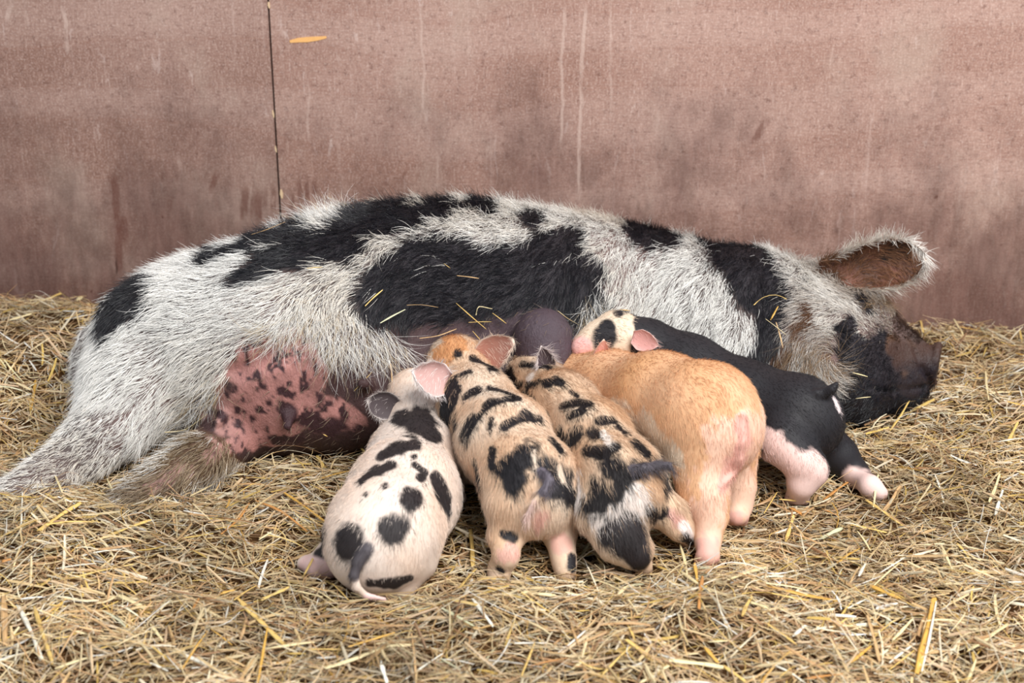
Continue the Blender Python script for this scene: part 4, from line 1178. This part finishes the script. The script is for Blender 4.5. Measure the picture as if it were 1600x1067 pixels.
Y_, G_, P_, W_, T_, O_, B_, E_ = (230, 194, 116), (218, 170, 82), (240, 220, 170), (248, 240, 222), (206, 168, 120), (198, 140, 78), (150, 110, 72), (212, 210, 172)
CNAME = {Y_: 'yellow', G_: 'golden', P_: 'pale yellow', W_: 'whitish', T_: 'tan', O_: 'orange', B_: 'brown', E_: 'greenish'}
BED = [  # pixel polyline, width px, colour, end lifts in metres, own label
    ([(3, 838), (55, 813)], 7, Y_), ([(62, 828), (125, 786)], 9, Y_, 0, 'broad yellow straw before the sow\'s upper hind foot'), ([(80, 729), (105, 790)], 4, P_, .035, 'pale straw standing up against the sow\'s upper hind leg'), ([(167, 748), (185, 783)], 4, P_, .02), ([(155, 843), (235, 812)], 8, Y_, 0, 'long yellow straw between the sow\'s two hind feet'), ([(105, 905), (205, 882)], 7, Y_),
    ([(105, 875), (150, 862), (188, 858)], 3, W_), ([(95, 815), (145, 815)], 5, Y_), ([(90, 888), (150, 880)], 5, W_), ([(0, 878), (18, 873)], 7, O_), ([(33, 850), (20, 890)], 4, P_), ([(270, 800), (275, 830)], 6, T_), ([(35, 770), (33, 835)], 3, W_, .02), ([(345, 835), (375, 810), (390, 785)], 4, O_),
    ([(28, 946), (48, 985), (65, 1030)], 8, W_, 0, 'thick whitish straw in the bottom left corner'), ([(54, 950), (66, 990), (82, 1035)], 8, Y_, 0, 'thick yellow straw beside the thick whitish one, bottom left'), ([(85, 1045), (135, 1028)], 6, P_), ([(105, 960), (145, 965), (180, 990)], 5, T_), ([(90, 1030), (123, 975)], 4, T_), ([(5, 930), (8, 1010)], 13, T_, 0, 'wide tan straw blade at the left edge of the foreground'), ([(185, 930), (225, 950)], 9, P_), ([(222, 1018), (230, 985)], 6, Y_),
    ([(235, 975), (255, 1002)], 6, P_), ([(280, 1020), (345, 1050)], 8, W_, 0, 'white straw crossing an orange one near the bottom edge'), ([(228, 1033), (262, 1048)], 5, W_), ([(285, 1045), (325, 985)], 6, G_), ([(330, 983), (363, 1008)], 5, G_), ([(302, 950), (316, 928)], 6, O_), ([(375, 1000), (385, 965)], 7, T_), ([(372, 935), (405, 968), (445, 1008)], 15, Y_, 0, 'broad yellow straw blade left of the spotted piglet\'s rump'), ([(345, 927), (365, 922)], 8, G_), ([(365, 938), (400, 915)], 7, Y_),
    ([(403, 1067), (418, 980)], 5, G_, .01, 'slim golden straw pointing up from the bottom edge'), ([(400, 940), (450, 918)], 9, Y_), ([(455, 922), (505, 933)], 7, P_), ([(425, 910), (490, 918), (530, 945)], 4, P_), ([(510, 1043), (560, 1028), (605, 1007), (645, 1008)], 9, P_, 0, 'long pale curved straw below the spotted piglet\'s tail'), ([(470, 1015), (535, 1015)], 9, Y_), ([(545, 1010), (617, 988)], 6, G_), ([(418, 1013), (490, 1003)], 6, P_), ([(643, 990), (650, 1067)], 4, T_),
    ([(595, 1035), (605, 1067)], 8, W_), ([(635, 1060), (690, 1022)], 7, W_), ([(520, 912), (545, 938)], 5, Y_), ([(738, 935), (770, 978)], 7, W_, 0, 'short white straw in front of the striped piglet\'s left hind foot'), ([(690, 950), (740, 978)], 6, E_), ([(655, 955), (730, 930)], 4, G_), ([(718, 918), (742, 890)], 9, Y_), ([(735, 828), (739, 885)], 9, Y_, .01, 'wide yellow straw upright between the two leftmost piglets'),
    ([(980, 1000), (1020, 1032)], 11, Y_, 0, 'thick yellow straw slanting down in the middle foreground'), ([(940, 1055), (985, 1010)], 8, Y_), ([(980, 975), (992, 1000)], 5, Y_), ([(920, 902), (970, 920), (997, 958)], 5, P_), ([(1098, 900), (1092, 952)], 7, O_, .01, 'orange straw upright below the orange piglet\'s foot'), ([(1085, 880), (1090, 910)], 7, G_, .02), ([(1062, 850), (1074, 900)], 5, P_, .02), ([(1060, 890), (1110, 925)], 6, P_), ([(1102, 1012), (1122, 1036)], 8, G_), ([(1050, 1032), (1130, 1042)], 10, P_), ([(1130, 1040), (1165, 1065)], 8, Y_),
    ([(815, 925), (865, 930)], 8, P_), ([(830, 1040), (885, 1028)], 6, O_), ([(895, 1045), (920, 1025)], 7, P_), ([(1000, 1067), (1045, 1040)], 7, P_), ([(1140, 905), (1200, 885)], 11, P_, 0, 'broad pale straw right of the orange piglet\'s front-most hoof'), ([(1160, 962), (1175, 932)], 7, Y_), ([(1170, 940), (1200, 950)], 9, P_), ([(850, 985), (900, 985)], 6, T_), ([(1105, 1003), (1145, 1001)], 5, P_), ([(815, 1055), (835, 1005)], 5, Y_), ([(890, 965), (905, 1010)], 5, T_),
    ([(1200, 915), (1250, 928), (1305, 938)], 12, G_, 0, 'big golden straw stem lying flat in the right foreground'), ([(1360, 915), (1405, 935)], 8, G_), ([(1405, 935), (1430, 948)], 6, Y_), ([(1432, 1055), (1447, 1000), (1460, 935)], 15, G_, .012, 'large golden straw blade with pale edge pointing up, lower right'), ([(1440, 1050), (1452, 1000), (1463, 940)], 5, W_, .016), ([(1200, 975), (1242, 1005)], 10, Y_), ([(1355, 960), (1375, 1035)], 9, T_, .005, 'tan straw stem left of the large golden blade'), ([(1330, 1035), (1360, 1010)], 6, G_), ([(1515, 1015), (1575, 975)], 15, P_, 0, 'broad pale straw piece near the lower right corner'),
    ([(1395, 1000), (1425, 968)], 6, P_), ([(1390, 1035), (1430, 1005)], 6, W_), ([(1365, 915), (1405, 880)], 5, P_), ([(1342, 900), (1353, 880)], 6, W_), ([(1200, 1035), (1235, 1050), (1258, 1067)], 7, W_), ([(1240, 993), (1258, 977)], 7, W_), ([(1285, 955), (1315, 1030)], 3, B_), ([(1300, 970), (1330, 990)], 7, T_), ([(1325, 950), (1355, 935)], 5, W_), ([(1510, 1067), (1525, 1030)], 6, P_), ([(1260, 1060), (1315, 1053)], 8, O_), ([(1490, 920), (1510, 945), (1545, 940)], 4, W_),
    ([(1355, 782), (1410, 820)], 8, Y_, 0, 'thick yellow straw under the black piglet\'s right hind foot'), ([(1372, 742), (1365, 792)], 5, P_, .02, 'pale straw standing before the black piglet\'s outstretched foot'), ([(1330, 820), (1385, 832)], 6, Y_), ([(1285, 840), (1315, 825)], 9, E_), ([(1310, 878), (1340, 858)], 10, G_, 0, 'short wide golden straw below the black piglet\'s feet'), ([(1380, 800), (1407, 760)], 8, T_), ([(1288, 780), (1325, 753)], 6, O_, 0, 'orange straw between the black piglet\'s two hind legs'), ([(1460, 740), (1475, 787)], 5, W_), ([(1425, 732), (1470, 732)], 6, B_), ([(1545, 785), (1562, 740)], 6, P_), ([(1555, 805), (1567, 765)], 6, W_),
    ([(1495, 848), (1515, 872)], 7, Y_), ([(1375, 895), (1412, 872)], 5, W_), ([(1340, 830), (1360, 860)], 4, P_), ([(1348, 703), (1378, 720)], 6, T_), ([(1235, 793), (1252, 803)], 7, O_), ([(1218, 780), (1265, 784)], 4, Y_, .012), ([(1285, 795), (1308, 805)], 6, O_, 0, 'short orange straw below the gap of the black piglet\'s hind legs'), ([(1228, 845), (1240, 805)], 7, Y_), ([(1470, 850), (1488, 890)], 5, P_), ([(1560, 690), (1600, 684)], 4, W_),
    ([(443, 769), (475, 790), (508, 815)], 7, G_, 0, 'bright golden straw running into the spotted piglet\'s flank'), ([(400, 782), (440, 798), (480, 830)], 5, O_), ([(440, 776), (460, 803), (492, 824)], 3, P_), ([(365, 815), (385, 790)], 6, T_), ([(495, 713), (505, 730)], 7, Y_), ([(555, 692), (575, 712)], 5, Y_), ([(497, 697), (550, 697)], 5, Y_), ([(473, 902), (485, 880), (497, 857)], 5, Y_, .014, 'yellow straw crossing the spotted piglet\'s pink hind foot'), ([(405, 843), (425, 830)], 5, P_), ([(325, 806), (400, 817)], 3, B_),
    ([(908, 870), (928, 838)], 6, E_), ([(1022, 845), (1050, 866)], 5, Y_), ([(1052, 750), (1075, 805)], 4, E_, .01), ([(0, 560), (40, 575)], 6, Y_), ([(55, 595), (48, 640)], 6, G_), ([(70, 470), (105, 455)], 6, Y_), ([(15, 500), (50, 490)], 5, P_), ([(120, 470), (130, 462)], 8, P_), ([(35, 700), (55, 720)], 5, P_),
    ([(1495, 510), (1535, 518)], 5, G_), ([(1490, 498), (1515, 545)], 4, P_), ([(1438, 500), (1442, 520)], 6, Y_), ([(1540, 580), (1545, 625)], 4, P_), ([(1575, 690), (1590, 660)], 6, Y_), ([(1391, 672), (1421, 625)], 5, Y_, .03, 'yellow straw leaning in front of the sow\'s chin'),
]
LANDMARKS = [(20, 770, 'the sow\'s outstretched hind foot'), (235, 770, 'the sow\'s folded hind foot'), (470, 705, 'the sow\'s udder'), (580, 890, 'the spotted piglet\'s rump'), (780, 905, 'the striped piglet\'s left hind foot'), (885, 890, 'the striped piglet\'s right hind foot'), (1003, 882, 'the crouching piglet\'s dark foot'),
             (1106, 878, 'the orange piglet\'s nearer foot'), (1150, 815, 'the orange piglet\'s farther foot'), (1248, 780, 'the black piglet\'s bent leg'), (1378, 775, 'the black piglet\'s stretched leg'), (1460, 575, 'the sow\'s snout'), (90, 470, 'the heap at the sow\'s rump'), (0, 1067, 'the bottom left corner'), (1600, 1067, 'the bottom right corner'), (1600, 850, 'the right edge of the picture'), (0, 900, 'the left edge of the picture'),
             (400, 1067, 'the bottom edge, left of centre'), (800, 1067, 'the middle of the bottom edge'), (1200, 1067, 'the bottom edge, right of centre')]
def where(pts):
    x, y = np.mean(pts, 0)
    lx, ly, nm = min(LANDMARKS, key=lambda l: (l[0] - x) ** 2 + (l[1] - y) ** 2)
    dx, dy = x - lx, y - ly
    d = math.hypot(dx, dy)
    rel = 'close to' if d < 28 else ('right of' if dx > 0 else 'left of') if abs(dx) > abs(dy) else ('below' if dy > 0 else 'above')
    if d > 110: rel = 'some way ' + rel
    if nm.startswith('the bottom') or nm.startswith('the middle') or 'edge' in nm: rel = 'near' if d < 70 else 'not far from' if d < 130 else 'some way in from'
    vx, vy = pts[-1][0] - pts[0][0], pts[-1][1] - pts[0][1]
    o = 'level' if abs(vy) < 0.3 * abs(vx) else 'upright' if abs(vx) < 0.4 * abs(vy) else 'slanting'
    return o, rel, nm
SIZE = lambda w: 'broad' if w >= 8 else 'medium' if w >= 5.5 else 'slim'
for e in BED:
    pts, wpx, col = e[:3]
    lf = e[3] if len(e) > 3 else 0.0
    lab = e[4] if len(e) > 4 else None
    n = len(pts)
    top = min(range(n), key=lambda i: pts[i][1])
    base_p = [on_bed(p[0], p[1]) for p in pts]
    if lf:                                    # the upper end is raised: same sight line, standing nearer than where it would touch the bed
        Yb = max(base_p, key=lambda q: -q[1])[1]
        W3 = []
        for i, p in enumerate(pts):
            q = base_p[i]
            W3.append(at(p[0], p[1], q[1] - lf * 1.2) if q[1] > Yb + 1e-6 else q)
    else:
        W3 = base_p
    o_, rel, nm = where(pts)
    g = None
    if lab is None:
        lab = '%s %s straw lying %s %s %s' % (SIZE(wpx), CNAME[col], o_, rel, nm)
    g = 'loose straws on top of the bedding'
    stalk(W3, wpx * px_size(W3[0]), col, 0.4 if wpx < 9 else 0.22, lab, g)

ON_SOW = [
    ([(590, 505), (628, 485)], 4.5, E_, 'pale greenish straw on the sow\'s black flank above her udder'), ([(568, 480), (594, 456)], 2.6, Y_, 'thin yellow straw where white flank meets black'), ([(632, 478), (655, 477), (680, 481)], 2.2, T_, 'thin tan straw lying level on the sow\'s black flank'),
    ([(709, 475), (732, 494), (755, 512)], 4.5, Y_, 'thick yellow straw slanting on the sow\'s lower black flank'), ([(728, 503), (765, 502)], 3, Y_, 'yellow straw lying level under the thick slanting one'), ([(766, 489), (787, 504)], 3.2, Y_, 'short yellow straw left of the dark swollen teat'), ([(652, 530), (680, 525), (708, 513)], 2.4, T_, 'bent tan straw above the striped piglet\'s head'), ([(735, 517), (747, 532)], 3, Y_, 'tiny yellow straw just above the striped piglet\'s right ear'),
    ([(740, 492), (743, 478), (765, 483)], 2, P_, 'thin hooked straw on the sow\'s black flank'), ([(868, 493), (880, 503), (900, 507)], 2.4, P_, 'pale bent straw hanging on the dark swollen teat'), ([(560, 605), (580, 585)], 2.4, Y_, 'small straw on the brown udder above the spotted piglet\'s ear'), ([(610, 570), (613, 598)], 2, T_, 'slim upright straw stuck on the brown udder'), ([(636, 606), (655, 608)], 2.4, Y_, 'straw bit on the udder beside the striped piglet\'s left ear'), ([(253, 668), (290, 664), (330, 650)], 3, P_, 'pale straw caught between the sow\'s thigh and udder'),
    ([(1177, 481), (1190, 468), (1211, 464), (1226, 472)], 2.4, Y_, 'arched straw on the black band of the sow\'s neck'), ([(1202, 502), (1213, 483)], 5, G_, 'short golden straw flake on the sow\'s neck'), ([(1194, 502), (1230, 526)], 2.6, P_, 'pale straw pointing down behind the sow\'s jowl'), ([(1211, 507), (1226, 545)], 3, T_, 'tan straw hanging at the side of the sow\'s jowl'), ([(397, 375), (420, 368), (448, 356)], 3, T_, 'tan straw on the sow\'s black hip'), ([(1328, 581), (1350, 587)], 4, P_, 'pale straw bit on the sow\'s black cheek'), ([(1333, 618), (1355, 617)], 3, P_, 'pale straw bit on the sow\'s black jaw'),
    ([(1008, 800), (1010, 801)], 1, P_, None), ([(480, 425), (503, 423)], 3, Y_, 'short yellow straw on the white diagonal of the sow\'s flank'), ([(690, 416), (700, 423)], 2.6, Y_, 'tiny straw high on the sow\'s black flank'), ([(710, 434), (745, 438)], 2.2, T_, 'wispy tan straw in the middle of the black flank'), ([(1040, 560), (1045, 562)], 1, P_, None), ([(968, 483), (982, 486)], 4, G_, 'golden straw bit above the black piglet\'s forehead'), ([(505, 672), (512, 676)], 5, Y_, 'yellow chaff flake on the dark underside of the udder'),
]
for pts, wpx, col, lab in ON_SOW:
    if lab is None: continue
    W3 = []
    for p in pts:
        h, n = sow.hit(*p)
        W3.append(h + n * 0.011 + unit(CAM - h) * 0.004)
    stalk(W3, max(wpx, 2) * px_size(W3[0]), col, 0.4, lab, 'straw bits caught on the sow')
